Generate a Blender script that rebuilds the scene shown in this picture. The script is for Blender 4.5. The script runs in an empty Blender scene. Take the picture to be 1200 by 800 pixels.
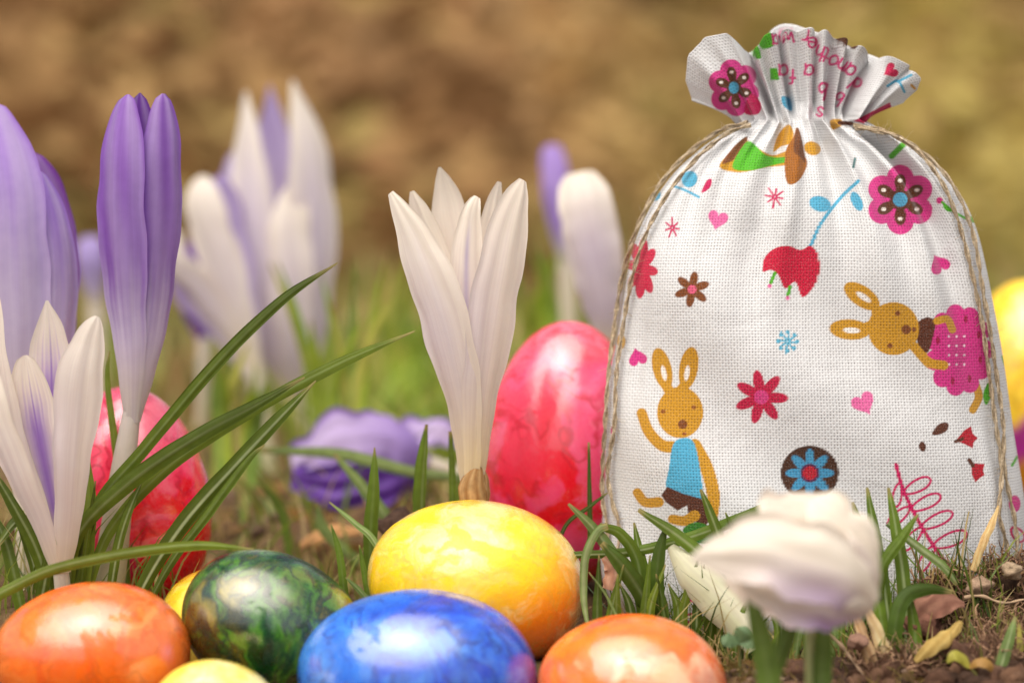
import bpy, math, random
import numpy as np
from mathutils import Vector, noise as mnoise

random.seed(7)
rng = np.random.default_rng(11)
sc = bpy.context.scene
C = sc.collection
CM = 0.01

# ------------------------------------------------------------------ camera, sky, sun, exposure
CAM_Y, CAM_Z = -63.0, 11.5                     # cm
FPX = 85.0 / 36.0 * 1200.0                     # focal length in photo pixels
PITCH = math.atan(150.0 / FPX)
cam_d = bpy.data.cameras.new('camera')
cam = bpy.data.objects.new('camera', cam_d); C.objects.link(cam)
cam.location = (0, CAM_Y * CM, CAM_Z * CM)
cam.rotation_euler = (math.pi / 2 - PITCH, 0, 0)
cam_d.lens = 85; cam_d.sensor_width = 36
cam_d.clip_start = 0.01; cam_d.clip_end = 200
cam_d.dof.use_dof = True
cam_d.dof.focus_distance = 0.635
cam_d.dof.aperture_fstop = 6.3
cam_d.dof.aperture_blades = 0
sc.camera = cam

SUN_EL, SUN_AZ = math.radians(62), math.radians(-26)     # light from above the camera's left shoulder
to_sun = Vector((math.cos(SUN_EL) * math.sin(SUN_AZ), -math.cos(SUN_EL) * math.cos(SUN_AZ), math.sin(SUN_EL)))
w = bpy.data.worlds.new('World'); sc.world = w; w.use_nodes = True
nt = w.node_tree; nt.nodes.clear()
wo = nt.nodes.new('ShaderNodeOutputWorld'); bg = nt.nodes.new('ShaderNodeBackground')
sky = nt.nodes.new('ShaderNodeTexSky'); sky.sky_type = 'NISHITA'; sky.sun_disc = False
sky.sun_elevation = SUN_EL
sky.sun_rotation = math.atan2(to_sun.x, to_sun.y)
sky.dust_density = 4.0; sky.air_density = 1.0; sky.ozone_density = 1.0
hs = nt.nodes.new('ShaderNodeHueSaturation'); hs.inputs['Saturation'].default_value = 0.35
nt.links.new(sky.outputs[0], hs.inputs['Color']); nt.links.new(hs.outputs[0], bg.inputs[0]); nt.links.new(bg.outputs[0], wo.inputs[0])
bg.inputs[1].default_value = 0.06
sd = bpy.data.lights.new('sun', 'SUN'); sun = bpy.data.objects.new('sun', sd); C.objects.link(sun)
sd.energy = 1.5; sd.angle = math.radians(76); sd.color = (1.0, 0.91, 0.78)
sun.rotation_euler = (-to_sun).to_track_quat('-Z', 'Y').to_euler()
sun.location = (0, 0, 3)
sc.view_settings.view_transform = 'Standard'; sc.view_settings.look = 'None'
sc.view_settings.exposure = 1.38; sc.view_settings.gamma = 1
sc.render.engine = 'CYCLES'
sc.cycles.use_denoising = True
sc.cycles.max_bounces = 8; sc.cycles.transparent_max_bounces = 8

# ------------------------------------------------------------------ helpers
_F = np.array([0, math.cos(PITCH), -math.sin(PITCH)]); _U = np.array([0, math.sin(PITCH), math.cos(PITCH)])
def at(px, py, Y=0.0):
    """a photo pixel at world depth Y (cm) -> cm point"""
    d = _F + np.array([(px - 600) / FPX, 0, 0]) + _U * ((400 - py) / FPX)
    t = (Y - CAM_Y) / d[1]
    return np.array([0, CAM_Y, CAM_Z]) + d * t
def proj(P):
    """cm points (n,3) -> photo pixels"""
    q = P - np.array([0, CAM_Y, CAM_Z]); z = q @ _F
    return 600 + q[:, 0] / z * FPX, 400 - (q @ _U) / z * FPX
def cpp(Y): return (Y - CAM_Y) / FPX           # cm per photo pixel at depth Y
def lin(c):
    c = np.asarray(c, float) / 255.0
    return tuple(np.where(c <= 0.04045, c / 12.92, ((c + 0.055) / 1.055) ** 2.4))
def spline(pts, n):
    """Catmull-Rom through rows of pts, resampled to n"""
    p = np.asarray(pts, float); m = len(p)
    if m == 2: return p[0] + (p[1] - p[0]) * np.linspace(0, 1, n)[:, None]
    e = np.vstack([2 * p[0] - p[1], p, 2 * p[-1] - p[-2]])
    seg = np.r_[0, np.cumsum(np.linalg.norm(np.diff(p[:, :3], axis=0), axis=1))]; seg /= seg[-1]
    out = []
    for t in np.linspace(0, 1, n):
        i = min(max(int(np.searchsorted(seg, t, side='right')) - 1, 0), m - 2)
        f = (t - seg[i]) / max(seg[i + 1] - seg[i], 1e-9)
        a, b, c, d = e[i], e[i + 1], e[i + 2], e[i + 3]
        out.append(0.5 * ((2 * b) + (-a + c) * f + (2 * a - 5 * b + 4 * c - d) * f * f + (-a + 3 * b - 3 * c + d) * f ** 3))
    return np.array(out)
def mesh_obj(name, V, F, mat, parent=None, smooth=True, col=None, uv=None):
    """V in cm (world). Numpy fast path for uniform faces."""
    V = np.asarray(V, float)
    org = np.array(parent.location) / CM if parent is not None else np.zeros(3)
    if parent is not None and parent.parent is not None: org = org + np.array(parent.parent.location) / CM
    me = bpy.data.meshes.new(name)
    F = np.asarray(F)
    k = F.shape[1]
    me.vertices.add(len(V)); me.vertices.foreach_set('co', ((V - org) * CM).astype(np.float32).ravel())
    me.loops.add(F.size); me.loops.foreach_set('vertex_index', F.astype(np.int32).ravel())
    me.polygons.add(len(F)); me.polygons.foreach_set('loop_start', np.arange(0, F.size, k, dtype=np.int32))
    if smooth: me.polygons.foreach_set('use_smooth', np.ones(len(F), bool))
    me.update(calc_edges=True)
    if col is not None:
        c4 = np.ones((len(V), 4), np.float32); c4[:, :3] = col
        a = me.attributes.new('tint', 'FLOAT_COLOR', 'POINT'); a.data.foreach_set('color', c4.ravel())
    if uv is not None:
        a = me.attributes.new('cloth_uv', 'FLOAT_VECTOR', 'POINT')
        u3 = np.zeros((len(V), 3), np.float32); u3[:, :uv.shape[1]] = uv; a.data.foreach_set('vector', u3.ravel())
    me.materials.append(mat)
    o = bpy.data.objects.new(name, me); C.objects.link(o)
    if parent is not None: o.parent = parent
    return o
def thing(name, label, cat, base, group=None):
    o = bpy.data.objects.new(name, None); C.objects.link(o); o.empty_display_size = 0.01
    o.location = Vector(base) * CM; o['label'] = label; o['category'] = cat
    if group: o['group'] = group
    return o
def tag(o, label, cat, group=None):
    o['label'] = label; o['category'] = cat
    if group: o['group'] = group
    return o
def grid_faces(nu, nv, wrap=False):
    """rows nu, columns nv"""
    i = np.arange(nu - 1)[:, None]; j = np.arange(nv if wrap else nv - 1)[None, :]
    j2 = (j + 1) % nv
    return np.stack([i * nv + j, i * nv + j2, (i + 1) * nv + j2, (i + 1) * nv + j], -1).reshape(-1, 4)

def frames(P):
    T = np.gradient(P, axis=0); T /= np.linalg.norm(T, axis=1)[:, None] + 1e-12
    return T
def blade_geo(pts, hw, yaw=0.0, cup=0.5, nu=34, nv=11, twist=0.0, ruff=0.0, seed=0, n0=None, rounded=False, crease=0.0):
    """a petal or leaf: centre line of photo pixels with depth, half widths in photo pixels"""
    c = spline([list(at(p[0], p[1], p[2])) + [h * cpp(p[2])] for p, h in zip(pts, hw)], nu)
    P = c[:, :3]; W = np.maximum(c[:, 3], 0.0)
    u = np.linspace(0, 1, nu)
    if rounded:                                      # petals end in a rounded tip
        k0 = 0.72; Wk = np.interp(k0, u, W); Wt = W[-1]
        x = np.clip((u - k0) / (1 - k0), 0, 1)
        rw = Wk * np.sqrt(np.clip(1 - x ** 2.3, 0, 1)) ** 1.15 + Wt * x
        W = np.where(u > k0, W * 0.35 + rw * 0.65, W); W[-1] = Wt * 0.5
    T = frames(P)
    N0 = np.array([math.sin(yaw), -math.cos(yaw), 0.0]) if n0 is None else np.asarray(n0, float)
    S = np.cross(T, N0); S /= np.linalg.norm(S, axis=1)[:, None] + 1e-9
    N = np.cross(S, T)
    if twist:
        a = twist * u; S, N = S * np.cos(a)[:, None] + N * np.sin(a)[:, None], N * np.cos(a)[:, None] - S * np.sin(a)[:, None]
    v = np.linspace(-1, 1, nv)
    cu = cup if np.ndim(cup) else np.full(nu, float(cup))
    cu = np.maximum(cu, 1e-3)
    R = (W / np.sin(np.minimum(cu, 1.5)))[:, None]
    A = cu[:, None] * v[None, :]
    off_s = R * np.sin(A); off_n = R * (np.cos(A) - np.cos(cu)[:, None])
    if ruff:
        ph = seed * 1.7
        up_ = sm(u, 0.15, 0.5)[:, None]
        off_n = off_n + crease * W[:, None] * up_ * (np.sin(v[None, :] * 5.2 + ph + u[:, None] * 2.5) * 0.6 + np.sin(v[None, :] * 9.5 - ph * 2 + 1.5 * np.sin(u[:, None] * 6 + ph)) * 0.4)
        off_n = off_n + crease * 3.2 * W[:, None] * up_ * np.abs(v[None, :]) ** 7
        off_s = off_s * (1 + crease * 0.8 * np.sin(u[:, None] * 31 + ph * 3 + 2 * np.sign(v)[None, :]) * np.sin(u[:, None] * 11 + ph))
        off_n = off_n + ruff * (np.abs(v)[None, :] ** 2) * np.sin(u[:, None] * 17 + ph + v[None, :] * 2) * W[:, None]
        off_s = off_s * (1 + 0.5 * ruff * np.sin(u[:, None] * 23 + ph * 2 + np.sign(v)[None, :]))
    V = P[:, None, :] + S[:, None, :] * off_s[..., None] + N[:, None, :] * off_n[..., None]
    uu = np.repeat(u, nv); vv = np.tile(v, nu)
    return V.reshape(-1, 3), grid_faces(nu, nv), uu, vv
def tube_geo(P, r, ns=7, cap=True):
    P = np.asarray(P, float); n = len(P); r = np.broadcast_to(r, (n,))
    T = frames(P)
    a = np.array([0.0, 0, 1.0]) if abs(T[0][2]) < 0.9 else np.array([1.0, 0, 0])
    S = np.cross(T[0], a); S /= np.linalg.norm(S); V = []
    for i in range(n):
        S = S - T[i] * (S @ T[i]); S /= np.linalg.norm(S) + 1e-12
        B = np.cross(T[i], S)
        th = np.linspace(0, 2 * math.pi, ns, endpoint=False)
        V.append(P[i] + r[i] * (np.cos(th)[:, None] * S + np.sin(th)[:, None] * B))
    return np.vstack(V), grid_faces(n, ns, True)
def merge(parts):
    Vs, Fs, Cs, o = [], [], [], 0
    for p in parts:
        Vs.append(p[0]); Fs.append(p[1] + o); o += len(p[0])
        if len(p) > 2: Cs.append(p[2])
    return np.vstack(Vs), np.vstack(Fs), (np.vstack(Cs) if Cs else None)
def mixc(a, b, t):
    t = np.clip(np.asarray(t, float), 0, 1)[..., None]
    return np.asarray(a) * (1 - t) + np.asarray(b) * t
def sm(x, a, b):
    t = np.clip((x - a) / (b - a), 0, 1); return t * t * (3 - 2 * t)

# ------------------------------------------------------------------ node helpers and materials
def new_mat(name):
    m = bpy.data.materials.new(name); m.use_nodes = True
    t = m.node_tree; t.nodes.clear()
    out = t.nodes.new('ShaderNodeOutputMaterial')
    return m, t, out
def N_(t, kind, **kw):
    n = t.nodes.new(kind)
    for k, v in kw.items():
        if k in n.inputs: n.inputs[k].default_value = v
        else: setattr(n, k, v)
    return n
def L_(t, a, b): t.links.new(a, b)
def math_(t, op, a, b=None, c=None):
    n = t.nodes.new('ShaderNodeMath'); n.operation = op
    for i, x in enumerate((a, b, c)):
        if x is None: continue
        if isinstance(x, (int, float)): n.inputs[i].default_value = x
        else: L_(t, x, n.inputs[i])
    return n.outputs[0]
def mix_(t, f, a, b, mode='MIX'):
    n = t.nodes.new('ShaderNodeMix'); n.data_type = 'RGBA'; n.blend_type = mode
    for k, x in ((0, f), (6, a), (7, b)):
        if isinstance(x, (int, float)): n.inputs[k].default_value = x
        elif isinstance(x, tuple): n.inputs[k].default_value = (*x[:3], 1)
        else: L_(t, x, n.inputs[k])
    return n.outputs[2]
def noise_(t, vec, scale, detail=4, rough=0.55, dist=0.0):
    n = N_(t, 'ShaderNodeTexNoise', Scale=scale, Detail=detail, Roughness=rough, Distortion=dist)
    L_(t, vec, n.inputs['Vector']); return n
def ramp_(t, f, stops):
    n = t.nodes.new('ShaderNodeValToRGB'); L_(t, f, n.inputs[0])
    el = n.color_ramp.elements
    while len(el) < len(stops): el.new(0.5)
    for e, (p, c) in zip(el, stops): e.position = p; e.color = (*c, 1) if isinstance(c, tuple) else (c, c, c, 1)
    return n.outputs[0]
def maprange(t, x, a, b, c=0.0, d=1.0, smooth=True):
    n = t.nodes.new('ShaderNodeMapRange'); n.interpolation_type = 'SMOOTHSTEP' if smooth else 'LINEAR'
    L_(t, x, n.inputs[0])
    for i, v in zip((1, 2, 3, 4), (a, b, c, d)): n.inputs[i].default_value = v
    return n.outputs[0]
def objvec(t, scale=100.0):
    tc = t.nodes.new('ShaderNodeTexCoord'); m = t.nodes.new('ShaderNodeVectorMath'); m.operation = 'SCALE'
    L_(t, tc.outputs['Object'], m.inputs[0]); m.inputs['Scale'].default_value = scale
    return m.outputs[0]

def plant_mat(name, transl, rough, vein=0.25, vscale=(1.5, 26), spec=0.4, sss=0.0, fine=0.12, bump=0.15):
    """colour from the thing's own tint, fine lengthwise veins, light passing through"""
    m, t, out = new_mat(name)
    a = N_(t, 'ShaderNodeAttribute', attribute_name='tint')
    g = N_(t, 'ShaderNodeAttribute', attribute_name='cloth_uv')
    mp = N_(t, 'ShaderNodeMapping'); mp.inputs['Scale'].default_value = (vscale[0], vscale[1], 1)
    L_(t, g.outputs['Vector'], mp.inputs['Vector'])
    oi = t.nodes.new('ShaderNodeObjectInfo')
    ad = t.nodes.new('ShaderNodeVectorMath'); ad.operation = 'ADD'
    L_(t, mp.outputs[0], ad.inputs[0]); L_(t, math_(t, 'MULTIPLY', oi.outputs['Random'], 37.0), ad.inputs[1])
    n1 = noise_(t, ad.outputs[0], 1.0, 4, 0.7, 0.45)
    n2 = noise_(t, objvec(t), 3.0, 6, 0.6)
    v1 = maprange(t, n1.outputs[0], 0.3, 0.72)
    cc = mix_(t, math_(t, 'MULTIPLY', v1, vein), a.outputs['Color'], mix_(t, 1.0, a.outputs['Color'], (0.76, 0.70, 0.76), 'MULTIPLY'))
    cc = mix_(t, fine, cc, n2.outputs[0], 'OVERLAY')
    p = N_(t, 'ShaderNodeBsdfPrincipled', Roughness=rough)
    p.inputs['Specular IOR Level'].default_value = spec
    L_(t, cc, p.inputs['Base Color'])
    b = N_(t, 'ShaderNodeBump', Strength=bump, Distance=0.0004); L_(t, n1.outputs[0], b.inputs['Height']); L_(t, b.outputs[0], p.inputs['Normal'])
    tr = t.nodes.new('ShaderNodeBsdfTranslucent'); L_(t, cc, tr.inputs[0])
    mx = t.nodes.new('ShaderNodeMixShader'); mx.inputs[0].default_value = transl
    L_(t, p.outputs[0], mx.inputs[1]); L_(t, tr.outputs[0], mx.inputs[2]); L_(t, mx.outputs[0], out.inputs[0])
    return m
M_PETAL = plant_mat('petal_skin', 0.38, 0.45, vein=0.38, vscale=(0.7, 6.5), spec=0.3, bump=0.12)
M_LEAF = plant_mat('leaf_skin', 0.2, 0.42, vein=0.55, vscale=(1.6, 9), spec=0.3, fine=0.25, bump=0.35)
M_DRY = plant_mat('dry_plant_matter', 0.15, 0.85, vein=0.6, vscale=(2.0, 8), spec=0.15, fine=0.6, bump=0.6)

def egg_mat(name, ramp, scale=0.7, warp=1.6, vein=(0.1, 0.02, 0.0), vein_k=0.5, grads=(), pale=None, pale_k=0.5, seed=0.0,
            stretch=(1, 1, 1), spec=(0.9, 0.9, 0.9), streak=0.0, streak_col=(0.9, 0.9, 0.9)):
    m, t, out = new_mat(name)
    o = objvec(t)
    mp = N_(t, 'ShaderNodeMapping'); mp.inputs['Location'].default_value = (seed, seed * 0.37, -seed); mp.inputs['Scale'].default_value = stretch
    L_(t, o, mp.inputs['Vector'])
    wn = noise_(t, mp.outputs[0], scale * 1.1, 3, 0.5)
    sub = t.nodes.new('ShaderNodeVectorMath'); sub.operation = 'SUBTRACT'; L_(t, wn.outputs['Color'], sub.inputs[0]); sub.inputs[1].default_value = (0.5, 0.5, 0.5)
    sca = t.nodes.new('ShaderNodeVectorMath'); sca.operation = 'SCALE'; L_(t, sub.outputs[0], sca.inputs[0]); sca.inputs['Scale'].default_value = warp * 2
    add = t.nodes.new('ShaderNodeVectorMath'); add.operation = 'ADD'; L_(t, mp.outputs[0], add.inputs[0]); L_(t, sca.outputs[0], add.inputs[1])
    n1 = noise_(t, add.outputs[0], scale, 9, 0.58, 0.6)
    col = ramp_(t, n1.outputs[0], ramp)
    # pooled dye edges
    n2 = noise_(t, add.outputs[0], scale * 1.7, 2.5, 0.5, 0.8)
    e = math_(t, 'ABSOLUTE', math_(t, 'SUBTRACT', n2.outputs[0], 0.5))
    e = maprange(t, e, 0.0, 0.045, 1.0, 0.0)
    n3 = noise_(t, mp.outputs[0], scale * 2.2, 2)
    e = math_(t, 'MULTIPLY', e, maprange(t, n3.outputs[0], 0.38, 0.55))
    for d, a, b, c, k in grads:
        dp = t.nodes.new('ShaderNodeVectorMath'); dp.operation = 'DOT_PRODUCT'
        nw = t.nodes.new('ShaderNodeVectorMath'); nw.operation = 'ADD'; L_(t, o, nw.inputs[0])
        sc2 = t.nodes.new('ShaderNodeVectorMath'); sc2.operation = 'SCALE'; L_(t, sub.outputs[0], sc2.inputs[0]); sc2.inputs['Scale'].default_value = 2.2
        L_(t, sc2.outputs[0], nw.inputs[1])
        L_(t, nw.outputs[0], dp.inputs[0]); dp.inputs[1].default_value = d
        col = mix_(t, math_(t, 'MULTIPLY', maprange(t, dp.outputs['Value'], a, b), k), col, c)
    if streak:
        ms = N_(t, 'ShaderNodeMapping'); ms.inputs['Scale'].default_value = (5.5, 5.5, 1.0); ms.inputs['Rotation'].default_value = (0, 0.35, 0)
        L_(t, add.outputs[0], ms.inputs['Vector'])
        ns = noise_(t, ms.outputs[0], 0.55, 6, 0.65, 0.4)
        col = mix_(t, math_(t, 'MULTIPLY', maprange(t, ns.outputs[0], 0.47, 0.68), streak), col, streak_col)
    if pale:
        n4 = noise_(t, add.outputs[0], scale * 0.9, 10, 0.72, 0.2)
        col = mix_(t, math_(t, 'MULTIPLY', maprange(t, n4.outputs[0], 0.5, 0.62), pale_k), col, pale)
    col = mix_(t, math_(t, 'MULTIPLY', e, vein_k), col, vein)
    # fine speckle where the dye broke up
    n5 = noise_(t, o, 26, 3, 0.7)
    col = mix_(t, math_(t, 'MULTIPLY', maprange(t, n5.outputs[0], 0.58, 0.75), 0.12), col, (0.95, 0.85, 0.7))
    n6 = noise_(t, o, 9, 5, 0.7)
    col = mix_(t, math_(t, 'MULTIPLY', maprange(t, n6.outputs[0], 0.5, 0.75), 0.25), col, mix_(t, 1.0, col, (0.55, 0.45, 0.45), 'MULTIPLY'))
    p = N_(t, 'ShaderNodeBsdfPrincipled')
    L_(t, col, p.inputs['Base Color'])
    rr = maprange(t, n6.outputs[0], 0.35, 0.7, 0.2, 0.36)
    L_(t, rr, p.inputs['Roughness'])
    p.inputs['IOR'].default_value = 1.55
    gl = noise_(t, add.outputs[0], 0.42, 8, 0.6, 0.5)            # wax coat made patchy to give the sky highlight a broken edge
    L_(t, maprange(t, gl.outputs[0], 0.455, 0.495, 0.12, 1.0), p.inputs['Coat Weight']); p.inputs['Coat IOR'].default_value = 1.85; p.inputs['Specular IOR Level'].default_value = 0.3
    rc = maprange(t, noise_(t, add.outputs[0], 3.0, 6, 0.65).outputs[0], 0.35, 0.65, 0.04, 0.15)
    L_(t, rc, p.inputs['Coat Roughness'])
    p.inputs['Subsurface Weight'].default_value = 0.12; p.inputs['Subsurface Radius'].default_value = (0.004, 0.002, 0.001)
    bsum = math_(t, 'ADD', math_(t, 'MULTIPLY', n1.outputs[0], 1.3), math_(t, 'MULTIPLY', n5.outputs[0], 0.12))
    b = N_(t, 'ShaderNodeBump', Strength=0.35, Distance=0.0007); L_(t, bsum, b.inputs['Height'])
    L_(t, b.outputs[0], p.inputs['Normal']); L_(t, b.outputs[0], p.inputs['Coat Normal'])
    L_(t, p.outputs[0], out.inputs[0])
    return m

def ground_material():
    m, t, out = new_mat('soil_and_litter')
    o = objvec(t)
    n1 = noise_(t, o, 0.35, 8, 0.62, 0.4); n2 = noise_(t, o, 2.4, 8, 0.7); n3 = noise_(t, o, 0.06, 5, 0.6, 0.5)
    c = ramp_(t, n2.outputs[0], [(0.25, (0.035, 0.02, 0.011)), (0.45, (0.11, 0.062, 0.034)), (0.62, (0.22, 0.135, 0.07)), (0.8, (0.4, 0.28, 0.16))])
    c2 = ramp_(t, n1.outputs[0], [(0.3, (0.05, 0.03, 0.015)), (0.5, (0.17, 0.1, 0.05)), (0.62, (0.16, 0.15, 0.045)), (0.75, (0.3, 0.2, 0.1))])
    c = mix_(t, 0.5, c, c2)
    n4 = noise_(t, o, 0.028, 5, 0.6, 0.8)
    far = ramp_(t, n4.outputs[0], [(0.3, (0.16, 0.08, 0.03)), (0.42, (0.3, 0.17, 0.065)), (0.5, (0.4, 0.25, 0.1)), (0.58, (0.28, 0.22, 0.06)), (0.7, (0.45, 0.3, 0.13))])
    sp = t.nodes.new('ShaderNodeSeparateXYZ'); L_(t, o, sp.inputs[0])
    c = mix_(t, maprange(t, sp.outputs[1], 60, 170), c, mix_(t, 0.3, far, c))
    p = N_(t, 'ShaderNodeBsdfPrincipled', Roughness=0.95); p.inputs['Specular IOR Level'].default_value = 0.15
    L_(t, c, p.inputs['Base Color'])
    b = N_(t, 'ShaderNodeBump', Strength=0.9, Distance=0.003); L_(t, math_(t, 'ADD', n2.outputs[0], n1.outputs[0]), b.inputs['Height']); L_(t, b.outputs[0], p.inputs['Normal'])
    L_(t, p.outputs[0], out.inputs[0]); return m
M_GROUND = ground_material()

def tint_mat(name, rough=0.9, transl=0.0, nscale=4.0, bump=0.5, spec=0.2, contrast=0.5):
    m, t, out = new_mat(name)
    a = N_(t, 'ShaderNodeAttribute', attribute_name='tint'); o = objvec(t)
    n = noise_(t, o, nscale, 7, 0.68)
    c = mix_(t, contrast, a.outputs['Color'], mix_(t, 1.0, a.outputs['Color'], ramp_(t, n.outputs[0], [(0.3, 0.25), (0.55, 1.0), (0.75, 1.7)]), 'MULTIPLY'))
    p = N_(t, 'ShaderNodeBsdfPrincipled', Roughness=rough); p.inputs['Specular IOR Level'].default_value = spec
    L_(t, c, p.inputs['Base Color'])
    b = N_(t, 'ShaderNodeBump', Strength=bump, Distance=0.001); L_(t, n.outputs[0], b.inputs['Height']); L_(t, b.outputs[0], p.inputs['Normal'])
    if transl:
        tr = t.nodes.new('ShaderNodeBsdfTranslucent'); L_(t, c, tr.inputs[0]); mx = t.nodes.new('ShaderNodeMixShader'); mx.inputs[0].default_value = transl
        L_(t, p.outputs[0], mx.inputs[1]); L_(t, tr.outputs[0], mx.inputs[2]); L_(t, mx.outputs[0], out.inputs[0])
    else: L_(t, p.outputs[0], out.inputs[0])
    return m
M_GRASS = tint_mat('grass_blades', 0.5, 0.45, 2.0, 0.1, 0.4, 0.2)
M_LITTER = tint_mat('leaf_litter', 0.85, 0.35, 3.0, 0.6, 0.2, 0.5)
M_MOSS = tint_mat('moss_fibre', 0.9, 0.2, 6.0, 0.3, 0.15, 0.4)
M_STONE = tint_mat('crumbly_stone', 0.9, 0.0, 5.0, 1.0, 0.2, 0.6)
M_JUTE = tint_mat('jute_fibre', 0.85, 0.1, 14.0, 0.8, 0.2, 0.6)

# ------------------------------------------------------------------ the ground: one sheet out to the bank
CTRL = []      # (x, y, z, radius): spots the ground must meet, filled by what rests on it
def ctrl(px, py, Y, r=2.0): q = at(px, py, Y); CTRL.append((q[0], Y, q[2], r))
EGGS = [  # name-tail, px, py, half-width px, half-height px, depth, tilt deg, narrow end (+1 right / up)
    ('big_yellow', 558, 683, 129, 98, 0.0, 9, -1), ('blue', 489, 793, 142, 104, -3.7, 4, -1),
    ('green', 322, 733, 112, 84, -1.9, 22, 1), ('orange_left', 107, 767, 117, 86, -3.2, -3, -1),
    ('orange_right', 741, 808, 113, 90, -4.0, 6, -1), ('small_yellow', 252, 848, 82, 76, -5.6, 0, 1),
    ('half_hidden_yellow', 258, 735, 72, 72, 1.0, -20, 1), ('red_left', 158, 583, 88, 132, 4.9, -8, 1), ('red_right', 661, 533, 97, 158, 7.2, 3, 1)]
for e in EGGS:
    ctrl(e[1], e[2] + e[4] - 3, e[5], 2.4)
for q in [(800, 742, 2.2), (1000, 742, 1.6), (900, 742, 6.0), (1150, 742, 3.0), (720, 742, 4.5)]: ctrl(*q, 2.2)
for q in [(1110, 672, -0.2), (1170, 655, 0.3), (1200, 650, 0.2), (1240, 650, 0.5)]: ctrl(*q, 1.3)
for q in [(880, 790, -3.5), (960, 800, -3.8), (1040, 775, -2.5), (1150, 790, -3.2), (1190, 740, -1.8), (560, 600, 12), (430, 590, 16), (330, 610, 14), (640, 560, 18), (860, 590, 20), (330, 560, 24), (100, 600, 14), (20, 690, 2), (120, 690, 2.2)]: ctrl(*q, 2.5)
CT = np.array(CTRL)
def fbm(x, y, s, o=4, seed=0.0):
    z = np.zeros_like(x); a = 1.0; f = 1.0 / s
    for k in range(o):
        ang = 0.7 + k * 1.9
        u = (x * math.cos(ang) + y * math.sin(ang)) * f + seed + k * 3.1; v = (-x * math.sin(ang) + y * math.cos(ang)) * f + seed * 1.3 - k
        z += a * (np.sin(u * 2.1 + 1.3 * np.sin(v * 1.7)) * np.sin(v * 2.3 + 1.1 * np.sin(u * 1.5))); a *= 0.55; f *= 1.93
    return z
def gz(x, y):
    x = np.asarray(x, float); y = np.asarray(y, float)
    base = np.where(y < 0, y * 0.12, 0.0) + 1.2 * sm(y, 4, 22) * (1 - sm(y, 60, 200))
    num = base * 0.35; den = np.full_like(base, 0.35)
    for cx, cy, cz, r in CT:
        wgt = 4.0 / (1 + ((x - cx) ** 2 + (y - cy) ** 2) / (r * r * 0.35)) ** 3
        num = num + wgt * cz; den = den + wgt
    z = num / den
    z = z + 0.16 * fbm(x, y, 3.2) * sm(np.hypot(x - 8.5, y - 4.5), 3.0, 7.5) + 0.5 * fbm(x, y, 26.0, 3, 2.0) * sm(y, 15, 60)
    bank = sm(y, 170, 520) * 150 + sm(y, 500, 2600) * 260
    return z + bank * (1 + 0.18 * fbm(x, y, 160.0, 3, 5.0)) + sm(y, 150, 300) * 5 * fbm(x, y, 40.0, 3, 9.0)
def axis(near_a, near_b, step, far_a, far_b, n_far):
    a = np.arange(near_a, near_b, step)
    g = np.linspace(0, 1, n_far + 1)[1:] ** 2.6
    return np.r_[(near_a - (near_a - far_a) * g)[::-1], a, near_b + (far_b - near_b) * g]
gx = axis(-16, 18, 0.16, -3000, 3000, 70); gy = axis(-8, 22, 0.2, -600, 3200, 130)
GX, GY = np.meshgrid(gx, gy)
gV = np.stack([GX.ravel(), GY.ravel(), gz(GX, GY).ravel()], 1)
g = mesh_obj('ground', gV, grid_faces(len(gy), len(gx)), M_GROUND); g['kind'] = 'structure'

def in_view(x, y, m=1.1): return abs(x) < (y - CAM_Y) * 0.2118 * m + 2

# ------------------------------------------------------------------ ground cover: grass, litter, moss, crumbs
def blades_cloud(n, ymin, ymax, hmin, hmax, wid, cols, bend=0.6, power=1.0, clump=None, seed=3, dens=None):
    r = np.random.default_rng(seed)
    y = ymin + (ymax - ymin) * r.random(n) ** power
    x = (r.random(n) * 2 - 1) * ((y - CAM_Y) * 0.235 + 3)
    keep = dens(x, y, r) if dens is not None else np.ones(n, bool)
    x, y = x[keep], y[keep]; n = len(x)
    z = gz(x, y) - 0.2
    h = r.uniform(hmin, hmax, n); a = r.uniform(0, 2 * math.pi, n); b = r.uniform(0.1, bend, n) * h
    yw = r.uniform(-1.2, 1.2, n); S = np.stack([np.cos(yw), np.sin(yw), np.zeros(n)], 1)
    D = np.stack([np.cos(a), np.sin(a), np.zeros(n)], 1)
    base = np.stack([x, y, z], 1); ks = np.array([0, 0.35, 0.7, 1.0]); ws = np.array([0.8, 1.0, 0.7, 0.06])
    wd = wid * r.uniform(0.6, 1.3, n)
    V = np.zeros((n, 8, 3))
    for i, (k, wk) in enumerate(zip(ks, ws)):
        P = base + D * (b * k ** 2)[:, None]; P[:, 2] += h * (k - 0.25 * k * k * (b / h))
        V[:, 2 * i] = P - S * (wd * wk)[:, None]; V[:, 2 * i + 1] = P + S * (wd * wk)[:, None]
    f = np.array([[0, 1, 3, 2], [2, 3, 5, 4], [4, 5, 7, 6]])
    F = (f[None] + (np.arange(n) * 8)[:, None, None]).reshape(-1, 4)
    cols = np.asarray(cols); ci = r.integers(0, len(cols), n)
    c = cols[ci] * r.uniform(0.7, 1.3, (n, 1))
    return V.reshape(-1, 3), F, np.repeat(c, 8, 0)
GREENS = [(0.2, 0.27, 0.035), (0.27, 0.32, 0.05), (0.14, 0.22, 0.05), (0.36, 0.36, 0.09), (0.5, 0.38, 0.14), (0.55, 0.4, 0.18), (0.42, 0.26, 0.1)]
def dens_mid(x, y, r):
    f = fbm(x, y, 18.0, 3, 4.0)
    bag = np.hypot((x - 8.0) / 6.6, (y - 3.4) / 4.0) > 1
    return (r.random(len(x)) < np.clip(0.45 + 0.5 * f, 0.08, 1)) & bag & ~((y < 9) & (x < -5))
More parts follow.
